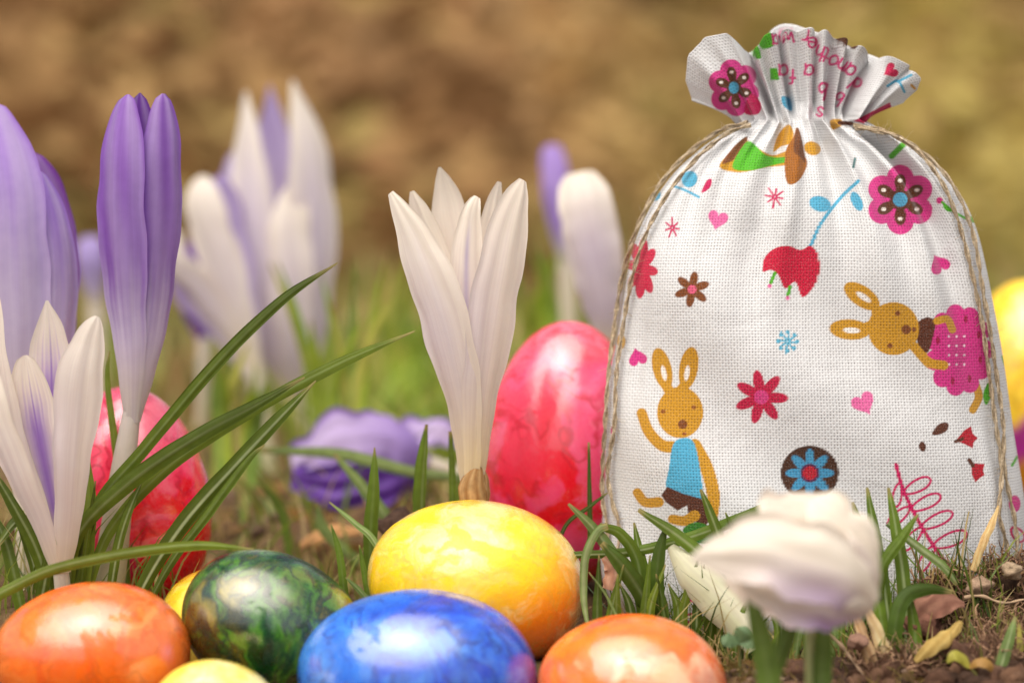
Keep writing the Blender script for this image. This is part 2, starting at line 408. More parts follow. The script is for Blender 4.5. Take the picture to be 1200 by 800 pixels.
parts = [blades_cloud(3000, 9, 60, 1.0, 3.4, 0.08, GREENS, 0.8, 1.3, seed=3, dens=dens_mid),
         blades_cloud(5200, 50, 230, 2.5, 8, 0.26, GREENS + [(0.42, 0.36, 0.16)], 0.8, 1.2, seed=4, dens=dens_mid),
         blades_cloud(9000, -3.2, 1.4, 0.5, 1.7, 0.03, GREENS + [(0.08, 0.13, 0.02)], 0.9, 1.0, seed=6, dens=lambda x, y, r: (((x > 3.0) & (x < 8.5) & (y > -2.5) & (y < 0.3)) | ((x > 8) & (x < 13.5) & (y < 0.6))) & (r.random(len(x)) < .35)),
         blades_cloud(2600, 4, 10, 0.6, 2.2, 0.045, GREENS, 0.8, 1.0, seed=7, dens=lambda x, y, r: (x < 1.6) & (x > -9) & (r.random(len(x)) < .3)),
         blades_cloud(2600, -1.8, .35, 1.4, 3.3, 0.032, [(0.08, 0.13, 0.015), (0.14, 0.2, 0.03), (0.05, 0.09, 0.01), (0.4, 0.3, 0.12)], 0.9, 1.0, seed=8, dens=lambda x, y, r: (((x > 2.6) & (x < 6.4)) | ((x > 8.3) & (x < 12.5) & (r.random(len(x)) < .5))) & (r.random(len(x)) < .5)),
         blades_cloud(1500, 0.6, 4.0, 1.2, 3.8, 0.035, [(0.16, 0.23, 0.02), (0.24, 0.3, 0.04), (0.1, 0.15, 0.015), (0.42, 0.38, 0.14)], 0.9, 1.0, seed=10, dens=lambda x, y, r: (x < -4.8) & (r.random(len(x)) < .4)),
         blades_cloud(5200, 20, 90, 2.0, 6, 0.14, [(0.3, 0.4, 0.04), (0.24, 0.34, 0.05), (0.4, 0.4, 0.09)], 0.9, 1.0, seed=9, dens=lambda x, y, r: (np.abs(x / (y + 63) - 0.012) < 0.06) | (np.abs(x / (y + 63) + 0.06) < .03))]
V, F, c = merge(parts); o = mesh_obj('grass', V, F, M_GRASS, col=c); o['kind'] = 'stuff'
tag(o, 'short green and yellowing grass blades scattered over the ground behind the eggs', 'grass')

def litter_cloud(n, ymin, ymax, s0, s1, cols, seed, power=1.0, dens=None, lift=0.3):
    r = np.random.default_rng(seed)
    y = ymin + (ymax - ymin) * r.random(n) ** power
    x = (r.random(n) * 2 - 1) * ((y - CAM_Y) * 0.24 + 4)
    keep = dens(x, y, r) if dens is not None else np.ones(n, bool)
    x, y = x[keep], y[keep]; n = len(x)
    s = r.uniform(s0, s1, n); P = np.stack([x, y, gz(x, y) + s * lift * r.random(n)], 1)
    A = r.normal(size=(n, 3)) * np.array([1, 1, 0.45]); A /= np.linalg.norm(A, axis=1)[:, None]
    B = np.cross(A, r.normal(size=(n, 3)) * np.array([.5, .5, 1])); B /= np.linalg.norm(B, axis=1)[:, None]; Nn = np.cross(A, B)
    us = np.array([-1, -0.33, 0.33, 1.0]); wv = np.array([0.08, 0.5, 0.42, 0.05])
    V = np.zeros((n, 8, 3)); cv = r.uniform(-0.5, 0.5, n)
    for i, (u, wk) in enumerate(zip(us, wv)):
        c0 = P + A * (s * u)[:, None] + Nn * (s * cv * u * u)[:, None]
        V[:, 2 * i] = c0 - B * (s * wk)[:, None]; V[:, 2 * i + 1] = c0 + B * (s * wk)[:, None] + Nn * (s * 0.15)[:, None]
    f = np.array([[0, 1, 3, 2], [2, 3, 5, 4], [4, 5, 7, 6]])
    F = (f[None] + (np.arange(n) * 8)[:, None, None]).reshape(-1, 4)
    if cols is None:                                  # the bank: rust and umber at left, straw and olive to the right
        k = sm(x + 22 * fbm(x, y * .35, 60.0, 2, 3.0), -12, 62)[:, None]; j = sm(fbm(x, y * .3, 62.0, 2, 8.0), -0.9, 1.0)[:, None]
        a = np.array((0.24, 0.12, 0.045)) * (1 - j) + np.array((0.66, 0.42, 0.21)) * j
        b = np.array((0.26, 0.20, 0.045)) * (1 - j) + np.array((0.56, 0.44, 0.14)) * j
        c = (a * (1 - k) + b * k) * r.uniform(0.75, 1.25, (n, 1))
    else:
        cols = np.asarray(cols); c = cols[r.integers(0, len(cols), n)] * r.uniform(0.6, 1.35, (n, 1))
    return V.reshape(-1, 3), F, np.repeat(c, 8, 0)
BROWNS = [(0.3, 0.15, 0.06), (0.42, 0.24, 0.1), (0.2, 0.09, 0.035), (0.5, 0.33, 0.16), (0.13, 0.065, 0.03), (0.36, 0.2, 0.06)]
def not_bag(x, y, r): return (np.hypot((x - 8.0) / 6.6, (y - 3.4) / 4.0) > 1) & ~((x < 4) & (y < 4))
parts = [litter_cloud(900, -6, 60, 0.25, 0.7, BROWNS, 8, 1.2, not_bag), litter_cloud(2600, 60, 180, 1.6, 3.6, BROWNS + [(0.3, 0.27, 0.07)], 9, 0.8, None, 0.6), litter_cloud(9000, 170, 620, 2.0, 5.0, None, 12, 0.8, None, 0.5)]
V, F, c = merge(parts); o = mesh_obj('leaf_litter', V, F, M_LITTER, col=c); o['kind'] = 'stuff'
tag(o, 'brown fallen leaves covering the ground and the blurred bank behind', 'dead leaves')

def curly_cloud(n, box, col_a, col_b, seed, length=1.0, rad=0.018, up=0.15, nseg=7, mask=None):
    r = np.random.default_rng(seed); P = []
    k = 0
    while k < n:
        x = r.uniform(box[0], box[1]); y = r.uniform(box[2], box[3])
        if mask is not None and not mask(x, y): k += 1; continue
        k += 1
        p = np.array([x, y, float(gz(x, y)) + r.uniform(0, 0.25)]); d = r.normal(size=3) * np.array([1, 1, 0.5]); pts = [p]
        for i in range(nseg - 1):
            d = d + r.normal(size=3) * 0.75; d[2] += up; d /= np.linalg.norm(d); p = p + d * length / nseg * r.uniform(0.6, 1.2); pts.append(p)
        Vt, Ft = tube_geo(np.array(pts), np.linspace(rad, rad * 0.5, nseg) * r.uniform(0.7, 1.5), 3)
        c = mixc(col_a, col_b, np.array(r.random())) * r.uniform(0.6, 1.3); P.append((Vt, Ft, np.tile(c, (len(Vt), 1))))
    return merge(P)
V, F, c = curly_cloud(3600, (8.6, 15.5, -3.4, 1.6), (0.14, 0.065, 0.04), (0.50, 0.31, 0.19), 21, 1.1, 0.03, 0.14)
o = mesh_obj('dried_moss', V, F, M_MOSS, col=c); o['kind'] = 'stuff'
tag(o, 'tangled reddish brown dried moss on the mound in front of the bag', 'dried moss')
V, F, c = curly_cloud(900, (9.6, 15.0, -1.2, 1.6), (0.26, 0.2, 0.06), (0.4, 0.28, 0.1), 22, 0.4, 0.02, 0.5, 5)
V2, F2, c2 = curly_cloud(1100, (2.2, 10, -5.5, 0.3), (0.16, 0.14, 0.035), (0.34, 0.22, 0.08), 23, 0.5, 0.016, 0.5, 5)
V, F, c = merge([(V, F, c), (V2, F2, c2)])
o = mesh_obj('moss', V, F, M_MOSS, col=c); o['kind'] = 'stuff'
tag(o, 'short olive and golden moss on the soil at lower right', 'moss')
V, F, c = curly_cloud(420, (1.5, 6.5, -2.5, 2.5), (0.5, 0.36, 0.2), (0.34, 0.2, 0.09), 24, 1.6, 0.02, 0.0, 8, lambda x, y: y < 0.9 or x < 3)
o = mesh_obj('dry_roots', V, F, M_MOSS, col=c); o['kind'] = 'stuff'
tag(o, 'thin tan dry rootlets and straw between the yellow egg and the bag', 'dry roots')

ico_v = None
def rock_geo(center, r3, seed, rough=0.35, sub=2):
    import bmesh
    global ico_v
    if ico_v is None or ico_v[0] != sub:
        bm = bmesh.new(); bmesh.ops.create_icosphere(bm, subdivisions=sub, radius=1)
        ico_v = (sub, np.array([v.co[:] for v in bm.verts]), np.array([[v.index for v in f.verts] for f in bm.faces])); bm.free()
    v = ico_v[1].copy(); r = np.random.default_rng(seed); o = r.uniform(0, 50, 3)
    d = np.array([mnoise.noise(Vector(p * 1.1 + o)) + 0.5 * mnoise.noise(Vector(p * 2.7 + o)) for p in v])
    v = v * (1 + rough * d)[:, None] * np.asarray(r3)
    a = r.uniform(0, 6.28); R = np.array([[math.cos(a), -math.sin(a), 0], [math.sin(a), math.cos(a), 0], [0, 0, 1]])
    return v @ R.T + np.asarray(center), ico_v[2]
P = []
r = np.random.default_rng(5)
for i in range(1300):
    x = r.uniform(1.5, 15.5); y = r.uniform(-6, 4) if i % 3 else r.uniform(6, 26)
    if i % 3 == 0: x = r.uniform(-14, 6)
    if math.hypot((x - 8.0) / 5.6, (y - 3.4) / 3.2) < 1: continue
    s = r.uniform(0.04, 0.2) * (1.5 if y > 5 else 1)
    Vr, Fr = rock_geo((x, y, float(gz(x, y)) + s * 0.3), (s, s * r.uniform(.6, 1), s * r.uniform(.5, .9)), i, 0.5, 1)
    cc = np.array([(0.12, 0.07, 0.045), (0.2, 0.12, 0.08), (0.07, 0.04, 0.028), (0.3, 0.2, 0.14)][int(r.integers(0, 4))])
    P.append((Vr, Fr, np.tile(cc, (len(Vr), 1))))
for i in range(420):
    x = r.uniform(6.5, 15); y = r.uniform(-5, 0.6)
    s = r.uniform(0.12, 0.42)
    Vr, Fr = rock_geo((x, y, float(gz(x, y)) + s * 0.15), (s, s * r.uniform(.6, 1), s * r.uniform(.5, .8)), 5000 + i, 0.9, 2)
    P.append((Vr, Fr, np.tile(np.array([(0.10, 0.05, 0.03), (0.16, 0.085, 0.05), (0.06, 0.032, 0.02)][i % 3]), (len(Vr), 1))))
V, F, c = merge(P); o = mesh_obj('soil_crumbs', V, F, M_STONE, col=c, smooth=False); o['kind'] = 'stuff'
tag(o, 'small dark brown crumbs of soil strewn over the ground', 'soil')

# ------------------------------------------------------------------ eggs
def make_egg(name, label, px, py, hw, hh, Y, tilt, narrow, mat):
    c = at(px, py, Y); a = hw * cpp(Y); b = hh * cpp(Y)
    upright = b > a * 1.15
    n, m = 72, 96
    L = b if upright else a; Rr = a if upright else b
    Rd = Rr if upright else min(Rr * 1.03, Rr * 1.05)
    th = np.linspace(0, math.pi, n)
    ax = -np.cos(th) * L
    k = 0.055 * narrow
    rad = np.sin(th) ** 0.97 * (1 - k * np.cos(math.pi - th) * 1.0)
    ph = np.linspace(0, 2 * math.pi, m, endpoint=False)
    V = np.zeros((n, m, 3))
    if upright:
        V[..., 2] = ax[:, None]; V[..., 0] = rad[:, None] * Rr * np.cos(ph); V[..., 1] = rad[:, None] * Rd * np.sin(ph)
    else:
        V[..., 0] = ax[:, None]; V[..., 2] = rad[:, None] * Rr * np.cos(ph); V[..., 1] = rad[:, None] * Rd * np.sin(ph)
    V = V.reshape(-1, 3)
    t = math.radians(tilt); Rm = np.array([[math.cos(t), 0, math.sin(t)], [0, 1, 0], [-math.sin(t), 0, math.cos(t)]])
    V = V @ Rm.T
    o = mesh_obj(name, V, grid_faces(n, m, True), mat)
    o.location = Vector(c) * CM
    return tag(o, label, 'egg', 'dyed Easter eggs')
EM = {
 'big_yellow': egg_mat('yellow_marbled_shell', [(0.3, lin((250, 190, 20))), (0.46, lin((244, 205, 28))), (0.58, lin((235, 190, 40))), (0.7, lin((250, 228, 130)))], 0.55, 1.3,
        vein=(0.62, 0.36, 0.04), vein_k=0.4, grads=[((0.55, 0, -0.85), -0.2, 2.3, lin((244, 116, 30)), 0.9)], pale=lin((250, 232, 160)), pale_k=0.55, seed=3.3),
 'blue': egg_mat('blue_marbled_shell', [(0.3, lin((4, 28, 130))), (0.44, lin((8, 50, 185))), (0.55, lin((20, 76, 205))), (0.7, lin((80, 155, 230)))], 0.45, 1.2,
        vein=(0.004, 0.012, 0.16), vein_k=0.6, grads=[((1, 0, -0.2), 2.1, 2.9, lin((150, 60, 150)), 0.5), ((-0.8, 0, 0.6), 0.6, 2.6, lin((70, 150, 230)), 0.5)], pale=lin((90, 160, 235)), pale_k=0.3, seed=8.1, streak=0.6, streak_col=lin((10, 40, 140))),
 'green': egg_mat('green_marbled_shell', [(0.4, lin((6, 30, 14))), (0.46, lin((14, 70, 26))), (0.51, lin((70, 122, 30))), (0.55, lin((8, 38, 18))), (0.64, lin((140, 128, 36)))], 0.4, 1.3,
        vein=(0.006, 0.03, 0.02), vein_k=0.8, grads=[((-1, 0, -0.3), 1.6, 2.4, lin((150, 84, 34)), 0.85), ((1, 0, -0.2), 1.9, 2.3, lin((205, 160, 40)), 0.8)], pale=lin((140, 130, 50)), pale_k=0.25, seed=1.2, streak=0.85, streak_col=lin((8, 30, 24))),
 'orange_left': egg_mat('orange_marbled_shell', [(0.3, lin((235, 84, 14))), (0.48, lin((243, 112, 26))), (0.6, lin((228, 96, 22))), (0.74, lin((245, 160, 80)))], 0.5, 1.5,
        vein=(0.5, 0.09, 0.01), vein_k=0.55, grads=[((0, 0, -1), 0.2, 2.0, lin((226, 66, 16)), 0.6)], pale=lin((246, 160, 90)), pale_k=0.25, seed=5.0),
 'orange_right': egg_mat('orange_pink_marbled_shell', [(0.3, lin((232, 80, 20))), (0.46, lin((243, 120, 24))), (0.56, lin((240, 104, 30))), (0.64, lin((246, 190, 150))), (0.8, lin((248, 205, 170)))], 0.34, 1.5,
        vein=(0.55, 0.1, 0.02), vein_k=0.4, grads=[((0.9, 0, -0.5), 1.0, 2.4, lin((232, 70, 40)), 0.6)], pale=lin((248, 190, 140)), pale_k=0.3, seed=9.7),
 'small_yellow': egg_mat('lemon_marbled_shell', [(0.35, lin((248, 205, 40))), (0.5, lin((250, 220, 90))), (0.65, lin((252, 236, 160)))], 0.6, 1.2, vein=(0.6, 0.4, 0.05), vein_k=0.3, pale=lin((252, 240, 190)), pale_k=0.5, seed=2.2),
 'half_hidden_yellow': egg_mat('golden_marbled_shell', [(0.35, lin((246, 190, 24))), (0.5, lin((248, 208, 40))), (0.68, lin((250, 226, 110)))], 0.6, 1.2, vein=(0.6, 0.36, 0.03), vein_k=0.4, pale=lin((252, 232, 140)), pale_k=0.4, seed=6.4),
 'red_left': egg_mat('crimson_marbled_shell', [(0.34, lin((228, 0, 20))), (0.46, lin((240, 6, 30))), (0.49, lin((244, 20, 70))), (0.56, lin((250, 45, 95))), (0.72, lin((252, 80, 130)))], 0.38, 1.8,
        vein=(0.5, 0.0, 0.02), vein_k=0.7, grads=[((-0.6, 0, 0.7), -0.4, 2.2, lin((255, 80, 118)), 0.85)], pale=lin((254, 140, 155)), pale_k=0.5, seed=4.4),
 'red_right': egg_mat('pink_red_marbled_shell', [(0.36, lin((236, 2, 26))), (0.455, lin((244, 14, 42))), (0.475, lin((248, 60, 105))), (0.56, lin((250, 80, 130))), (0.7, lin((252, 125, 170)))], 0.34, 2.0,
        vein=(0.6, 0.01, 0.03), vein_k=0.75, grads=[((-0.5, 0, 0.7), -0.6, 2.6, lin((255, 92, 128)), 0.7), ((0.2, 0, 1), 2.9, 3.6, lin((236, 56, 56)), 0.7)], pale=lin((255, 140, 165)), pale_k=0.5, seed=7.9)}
EL = {'big_yellow': 'big glossy yellow egg shading to orange at its lower right', 'blue': 'glossy blue marbled egg with a pinkish end, in front of the big yellow egg',
 'green': 'dark green marbled egg with brown and golden ends, left of the blue egg', 'orange_left': 'orange marbled egg at the lower left corner',
 'orange_right': 'orange egg with a pale peach patch, right of the blue egg', 'small_yellow': 'pale yellow egg mostly below the frame, between the orange and the blue egg',
 'half_hidden_yellow': 'golden yellow egg half hidden behind the green egg', 'red_left': 'red and pink marbled egg standing upright behind the long leaves at left',
 'red_right': 'tall pink and red marbled egg standing between the white crocus and the cloth bag'}
for k, px, py, hw, hh, Y, tl, nr in EGGS:
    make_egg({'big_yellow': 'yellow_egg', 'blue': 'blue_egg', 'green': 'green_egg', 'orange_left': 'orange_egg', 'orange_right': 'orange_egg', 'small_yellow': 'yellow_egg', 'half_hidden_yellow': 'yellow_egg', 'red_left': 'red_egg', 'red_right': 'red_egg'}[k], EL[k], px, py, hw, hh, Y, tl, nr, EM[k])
M_BGEGG = egg_mat('yellow_magenta_shell', [(0.36, lin((245, 195, 40))), (0.5, lin((250, 210, 60))), (0.7, lin((250, 170, 40)))], 0.5, 1.0, seed=3.0,
    grads=[((0.55, 0, -0.8), -0.3, 0.1, lin((180, 40, 150)), 1.0), ((0.3, 0, -0.95), 1.2, 1.9, lin((240, 160, 30)), 1.0)])
make_egg('yellow_egg', 'blurred yellow egg with a magenta band, at the right edge behind the bag', 1220, 465, 88, 140, 20.0, -10, 1, M_BGEGG)

exec_bag = True
# ------------------------------------------------------------------ the printed cloth bag
BY = 3.4                                        # depth of the bag's middle, cm
Lp = np.array([(868, 143), (845, 157), (808, 182), (777, 215), (753, 262), (736, 310), (723, 370), (715, 430), (709, 500), (705, 570), (704, 630), (708, 680), (718, 712), (738, 734), (775, 744)], float)
Rp = np.array([(1010, 143), (1040, 157), (1083, 182), (1118, 215), (1142, 262), (1154, 310), (1163, 370), (1172, 430), (1183, 500), (1194, 570), (1200, 630), (1200, 680), (1192, 712), (1172, 734), (1130, 744)], float)
def outline(py): return np.interp(py, Lp[:, 1], Lp[:, 0]), np.interp(py, Rp[:, 1], Rp[:, 0])
def smooth_outline(py):
    wd = np.clip((np.asarray(py, float) - 143) * 0.6, 3, 22); o = [outline(py + d * wd) for d in np.linspace(-1, 1, 13)]
    return np.mean([q[0] for q in o], 0), np.mean([q[1] for q in o], 0)
def depth_half(py):
    kx, ky = [143, 175, 230, 320, 500, 640, 715, 744], [0.75, 1.35, 2.1, 2.6, 2.85, 2.9, 2.6, 2.2]
    wd = np.clip((np.asarray(py, float) - 143) * 0.8, 0, 34); wd = np.minimum(wd, np.clip((744 - np.asarray(py, float)) * .8, 0, 34))
    return np.mean([np.interp(py + f * wd, kx, ky) for f in np.linspace(-1, 1, 15)], 0)
NEXP = 2.35
def bag_front_Y(px, py):
    l, r = smooth_outline(np.asarray(float(py)))
    s = abs((px - (l + r) / 2) / ((r - l) / 2)); s = min(s, 1.0)
    return BY - float(depth_half(py)) * (1 - s ** NEXP) ** (1 / NEXP)
nf, nb = 480, 120
sF = np.linspace(-1, 1, nf)
tf = math.pi + (sF * 0.5 + 0.5) * math.pi                        # t: pi (left) .. 2pi (right) = front
tb = np.linspace(0, math.pi, nb + 2)[1:-1]
tt = np.r_[tf, tb]
nc = len(tt)
ct, st = np.cos(tt), np.sin(tt)
sx = np.sign(ct) * np.abs(ct) ** (2 / NEXP); sy = np.sign(st) * np.abs(st) ** (2 / NEXP)
front = st < 0
fr = np.random.default_rng(31)
# pleats: (centre along the front -1..1, width, amplitude cm, length cm)
pleats = [(s + fr.uniform(-0.02, 0.02), fr.uniform(0.03, 0.045), fr.uniform(0.35, 0.6), fr.uniform(0.6, 1.3)) for s in np.linspace(-0.9, 0.9, 11)]
longf = [(-0.66, 0.05, 0.22, 3.4, 0.0), (-0.4, 0.05, 0.22, 2.6, -0.01), (-0.22, 0.04, -0.2, 2.0, -0.02), (-0.08, 0.035, 0.3, 2.6, -0.02), (0.06, 0.04, -0.3, 3.4, 0.01), (0.17, 0.04, 0.26, 3.4, 0.03),
         (0.34, 0.04, -0.2, 3.0, 0.03), (0.44, 0.05, 0.34, 5.0, 0.03), (0.56, 0.045, -0.42, 5.6, 0.03), (0.72, 0.05, 0.34, 4.4, 0.02), (-0.82, 0.04, 0.24, 2.8, 0.0)]
longf = [(a, b * 1.1, c * 1.45, d * 1.25, e) for a, b, c, d, e in longf]
backp = [(a, 0.16, fr.uniform(0.12, 0.25), fr.uniform(0.8, 2.0)) for a in np.linspace(0.2, math.pi - 0.2, 12)]
def fold_disp(h, above=0.0):
    """radial displacement of the cloth at distance h (cm) from the neck"""
    d = np.zeros(nc)
    xs = ct
    for s0, wd, am, ln in pleats:
        a = am * math.exp(-h / ln) if above == 0 else am * (0.9 - 0.35 * above)
        ww = wd * (1 + 0.25 * h)
        d += np.where(front, a * np.exp(-((xs - s0) / ww) ** 2), 0)
    for s0, wd, am, ln, dr in longf:
        if above == 0: a = am * math.exp(-(h / ln) ** 1.4) * min(1, 0.3 + h / 0.8)
        else: a = 0
        d += np.where(front, a * np.exp(-((xs - s0 - dr * h) / (wd * (1 + 0.18 * h))) ** 2), 0)
    for a0, wd, am, ln in backp:
        a = am * math.exp(-h / ln) if above == 0 else am
        d += np.where(~front, a * np.exp(-((tt - a0) / wd) ** 2), 0)
    return d
rows = []
pyb = np.r_[744.0, np.linspace(743.5, 143.0, 600)]
neck_z = at(940, 143, BY)[2]
for k, py in enumerate(pyb):
    l, r_ = smooth_outline(np.asarray(py)); dh = float(depth_half(py))
    pl, pr = at(float(l), py, BY), at(float(r_), py, BY)
    cx = (pl[0] + pr[0]) / 2; a = (pr[0] - pl[0]) / 2; z = pl[2]; h = neck_z - z
    d = fold_disp(h)
    # broad lumps from what is inside, and the side crease at lower right
    lump = 0.17 * np.sin(ct * 3.1 + z * 0.55) * np.sin(z * 0.8 + ct * 2) + 0.05 * np.sin(ct * 7 + z * 1.3)
    lump = lump * min(1.0, h / 3.0) * min(1.0, z / 1.5)
    zz = (z - 3.6) / 2.6
    crease = -0.22 * math.exp(-zz * zz) * np.exp(-((ct - 0.83) / 0.035) ** 2) + 0.12 * math.exp(-zz * zz) * np.exp(-((ct - 0.76) / 0.05) ** 2) \
             - 0.12 * math.exp(-((z - 8) / 2.2) ** 2) * np.exp(-((ct + 0.86) / 0.03) ** 2)
    disp = d + lump + np.where(front, crease, 0)
    disp -= 0.0
    nx = sx * dh; ny = sy * a; nl = np.hypot(nx, ny) + 1e-6
    lim = 0.8 + 0.2 * min(h / 1.5, 1.0)
    X = cx + sx * a + disp * (nx / nl) * 0.5; Yv = BY + sy * dh + disp * (ny / nl) * lim
    sag = 0.05 * np.sin(ct * 9 + 1.0) * math.exp(-h / 2)
    rows.append(np.stack([X, Yv, np.full(nc, z) + sag], 1))
# ruffle above the neck
fl = np.array([(0, 812, 120), (.045, 803, 95), (.1, 806, 66), (.17, 826, 44), (.25, 851, 39), (.31, 872, 50), (.345, 882, 58), (.38, 893, 42), (.44, 912, 35), (.5, 935, 31), (.56, 962, 33), (.62, 985, 40), (.68, 1005, 50),
               (.74, 1028, 60), (.8, 1048, 68), (.86, 1066, 77), (.92, 1079, 92), (.96, 1074, 106), (1, 1056, 122)], float)
bl = np.array([(0, 812, 120), (.07, 812, 88), (.16, 830, 56), (.26, 858, 58), (.33, 877, 68), (.38, 893, 50), (.43, 905, 32), (.48, 921, 24), (.53, 938, 33), (.62, 972, 42), (.7, 1002, 58), (.78, 1030, 68), (.86, 1056, 80), (.93, 1068, 94), (1, 1056, 122)], float)
nr = 118
neck = rows[-1]
q = np.arccos(np.clip(-ct, -1, 1)) / math.pi                   # 0 left .. 1 right
q = 0.5 * q + 0.25 * (ct + 1)
lipx = np.where(front, np.interp(q, fl[:, 0], fl[:, 1]), np.interp(q, bl[:, 0], bl[:, 1]))
lipy = np.where(front, np.interp(q, fl[:, 0], fl[:, 2]), np.interp(q, bl[:, 0], bl[:, 2]))
ker = np.ones(9) / 9
for arr in (lipx, lipy):
    e = np.r_[arr[-8:], arr, arr[:8]]; arr[:] = np.convolve(e, ker, 'same')[8:-8]
lipY = BY + np.where(front, -1.05 * np.sin(q * math.pi) ** 0.7 - 0.15, 0.75 * np.sin(q * math.pi) ** 0.7)
lip = np.array([at(a, b, c_) for a, b, c_ in zip(lipx, lipy, lipY)])
prng = np.random.default_rng(77)
wob = np.zeros(nc)
for f_, a_ in ((9, .3), (14, .55), (21, .3)): wob += a_ * np.sin(q * math.pi * 2 * f_ / 2 + prng.uniform(0, 6)) * np.where(front, 1, -1)
wob *= np.sin(np.clip(q, 0, 1) * math.pi) * np.where(front, 0.25 + 0.75 * sm(q, .24, .34) * (1 - sm(q, .8, .88)), 1)
nd = np.stack([sx * 0.35, sy, np.zeros(nc)], 1); nd /= np.linalg.norm(nd, axis=1)[:, None] + 1e-6
valley = np.zeros(nc)
for q0, wd, dp in ((.315, .028, 1.2), (.375, .014, .45), (.44, .016, .7), (.5, .014, .5), (.555, .015, .75), (.61, .014, .5), (.67, .018, .85), (.745, .026, 1.1), (.88, .012, .2)):
    valley += np.where(front, dp * np.exp(-((q - q0) / wd) ** 2), 0)
tang = np.gradient(lip, axis=0); tang /= np.linalg.norm(tang, axis=1)[:, None] + 1e-9
for k in range(1, nr + 1):
    wv = k / nr
    base = neck * (1 - wv) + lip * wv
    amp = 0.22 * (1 - wv) ** 0.5 * min(1, wv * 6) + 0.17 * wv
    vd = valley * (min(1, wv * 5) * (1 - 0.35 * wv))
    bulge = -0.3 * math.sin(wv * math.pi)                        # pinched just above the string, then opening
    P = base + nd * (wob * amp + bulge * 0.5 - vd)[:, None]
    P = P + tang * (0.07 * wv * np.sin(q * 61 + 1))[:, None]
    P[:, 2] -= np.minimum(valley, 0.9) * 0.22 * wv
    lobe = np.exp(-((q - 0.13) / 0.12) ** 2) * front + 0.8 * np.exp(-((q - 0.9) / 0.09) ** 2) * front
    P[:, 1] -= lobe * 0.35 * math.sin(wv * math.pi * 0.9)
    if k == 1: P = P * 0.5 + neck * 0.5
    rows.append(P)
# a turned-in hem so the rim has thickness
for k, (dn, dz) in enumerate([(-0.02, 0.0), (-0.04, 0.02), (-0.05, 0.1)]):
    rows.append(lip * (1 - dz) + neck * dz + nd * (wob * 0.17 + dn - valley * 0.65)[:, None] + tang * (0.07 * np.sin(q * 61 + 1))[:, None] + np.stack([np.zeros(nc), np.zeros(nc), -np.minimum(valley, 0.9) * 0.22], 1))
# closed bottom
bot = rows[0]; cen = bot.mean(0)
pre = [cen + (bot - cen) * s_ + np.array([0, 0, -0.05 * (1 - s_)]) for s_ in (0.02, 0.5, 0.9)]
G = np.array(pre + rows)
nrow = len(G)
# cloth coordinates: arc length round and up
seg = np.linalg.norm(np.diff(np.concatenate([G, G[:, :1]], 1), axis=1), axis=2)
cum = np.concatenate([np.zeros((nrow, 1)), np.cumsum(seg, 1)[:, :-1]], 1)
mid = nf // 2; cum = cum - cum[:, mid:mid + 1]
vseg = np.linalg.norm(np.diff(G[:, mid], axis=0), axis=1); vlen = np.r_[0, np.cumsum(vseg)]
UV = np.stack([cum, np.repeat(vlen[:, None], nc, 1)], -1).reshape(-1, 2)
BV = G.reshape(-1, 3)
BPX, BPY = proj(BV)
WHITE = np.array([0.72, 0.725, 0.735])
BC = np.tile(WHITE, (len(BV), 1))
INK = np.zeros(len(BV))
# --- print shapes, all in photo pixels on the cloth
def _put(m, d, col, soft=0.7):
    k = np.clip(0.5 - d / soft, 0, 1)[:, None]
    BC[m] = BC[m] * (1 - k) + np.asarray(lin(col)) * 0.92 * k
def sel(x0, y0, x1, y1, pad=3): return np.nonzero((BPX > x0 - pad) & (BPX < x1 + pad) & (BPY > y0 - pad) & (BPY < y1 + pad))[0]
def ell(cx, cy, rx, ry, rot, col):
    R = max(rx, ry); m = sel(cx - R, cy - R, cx + R, cy + R)
    if not len(m): return
    a = math.radians(rot); dx, dy = BPX[m] - cx, BPY[m] - cy
    u = dx * math.cos(a) + dy * math.sin(a); v = -dx * math.sin(a) + dy * math.cos(a)
    e = np.sqrt((u / rx) ** 2 + (v / ry) ** 2); _put(m, (e - 1) * min(rx, ry), col)
def line(pts, wd, col, w2=None):
    pts = spline(pts, max(2, 6 * (len(pts) - 1))) if len(pts) > 2 else np.asarray(pts, float)
    x0, y0 = pts.min(0)[:2]; x1, y1 = pts.max(0)[:2]; m = sel(x0 - wd, y0 - wd, x1 + wd, y1 + wd)
    if not len(m): return
    best = np.full(len(m), 1e9); n = len(pts) - 1
    for i in range(n):
        a, b = pts[i][:2], pts[i + 1][:2]; ab = b - a
        tq = np.clip(((BPX[m] - a[0]) * ab[0] + (BPY[m] - a[1]) * ab[1]) / (ab @ ab + 1e-9), 0, 1)
        rr = (wd if w2 is None else wd + (w2 - wd) * (i + tq) / n) / 2
        best = np.minimum(best, np.hypot(BPX[m] - a[0] - ab[0] * tq, BPY[m] - a[1] - ab[1] * tq) - rr)
    _put(m, best, col)
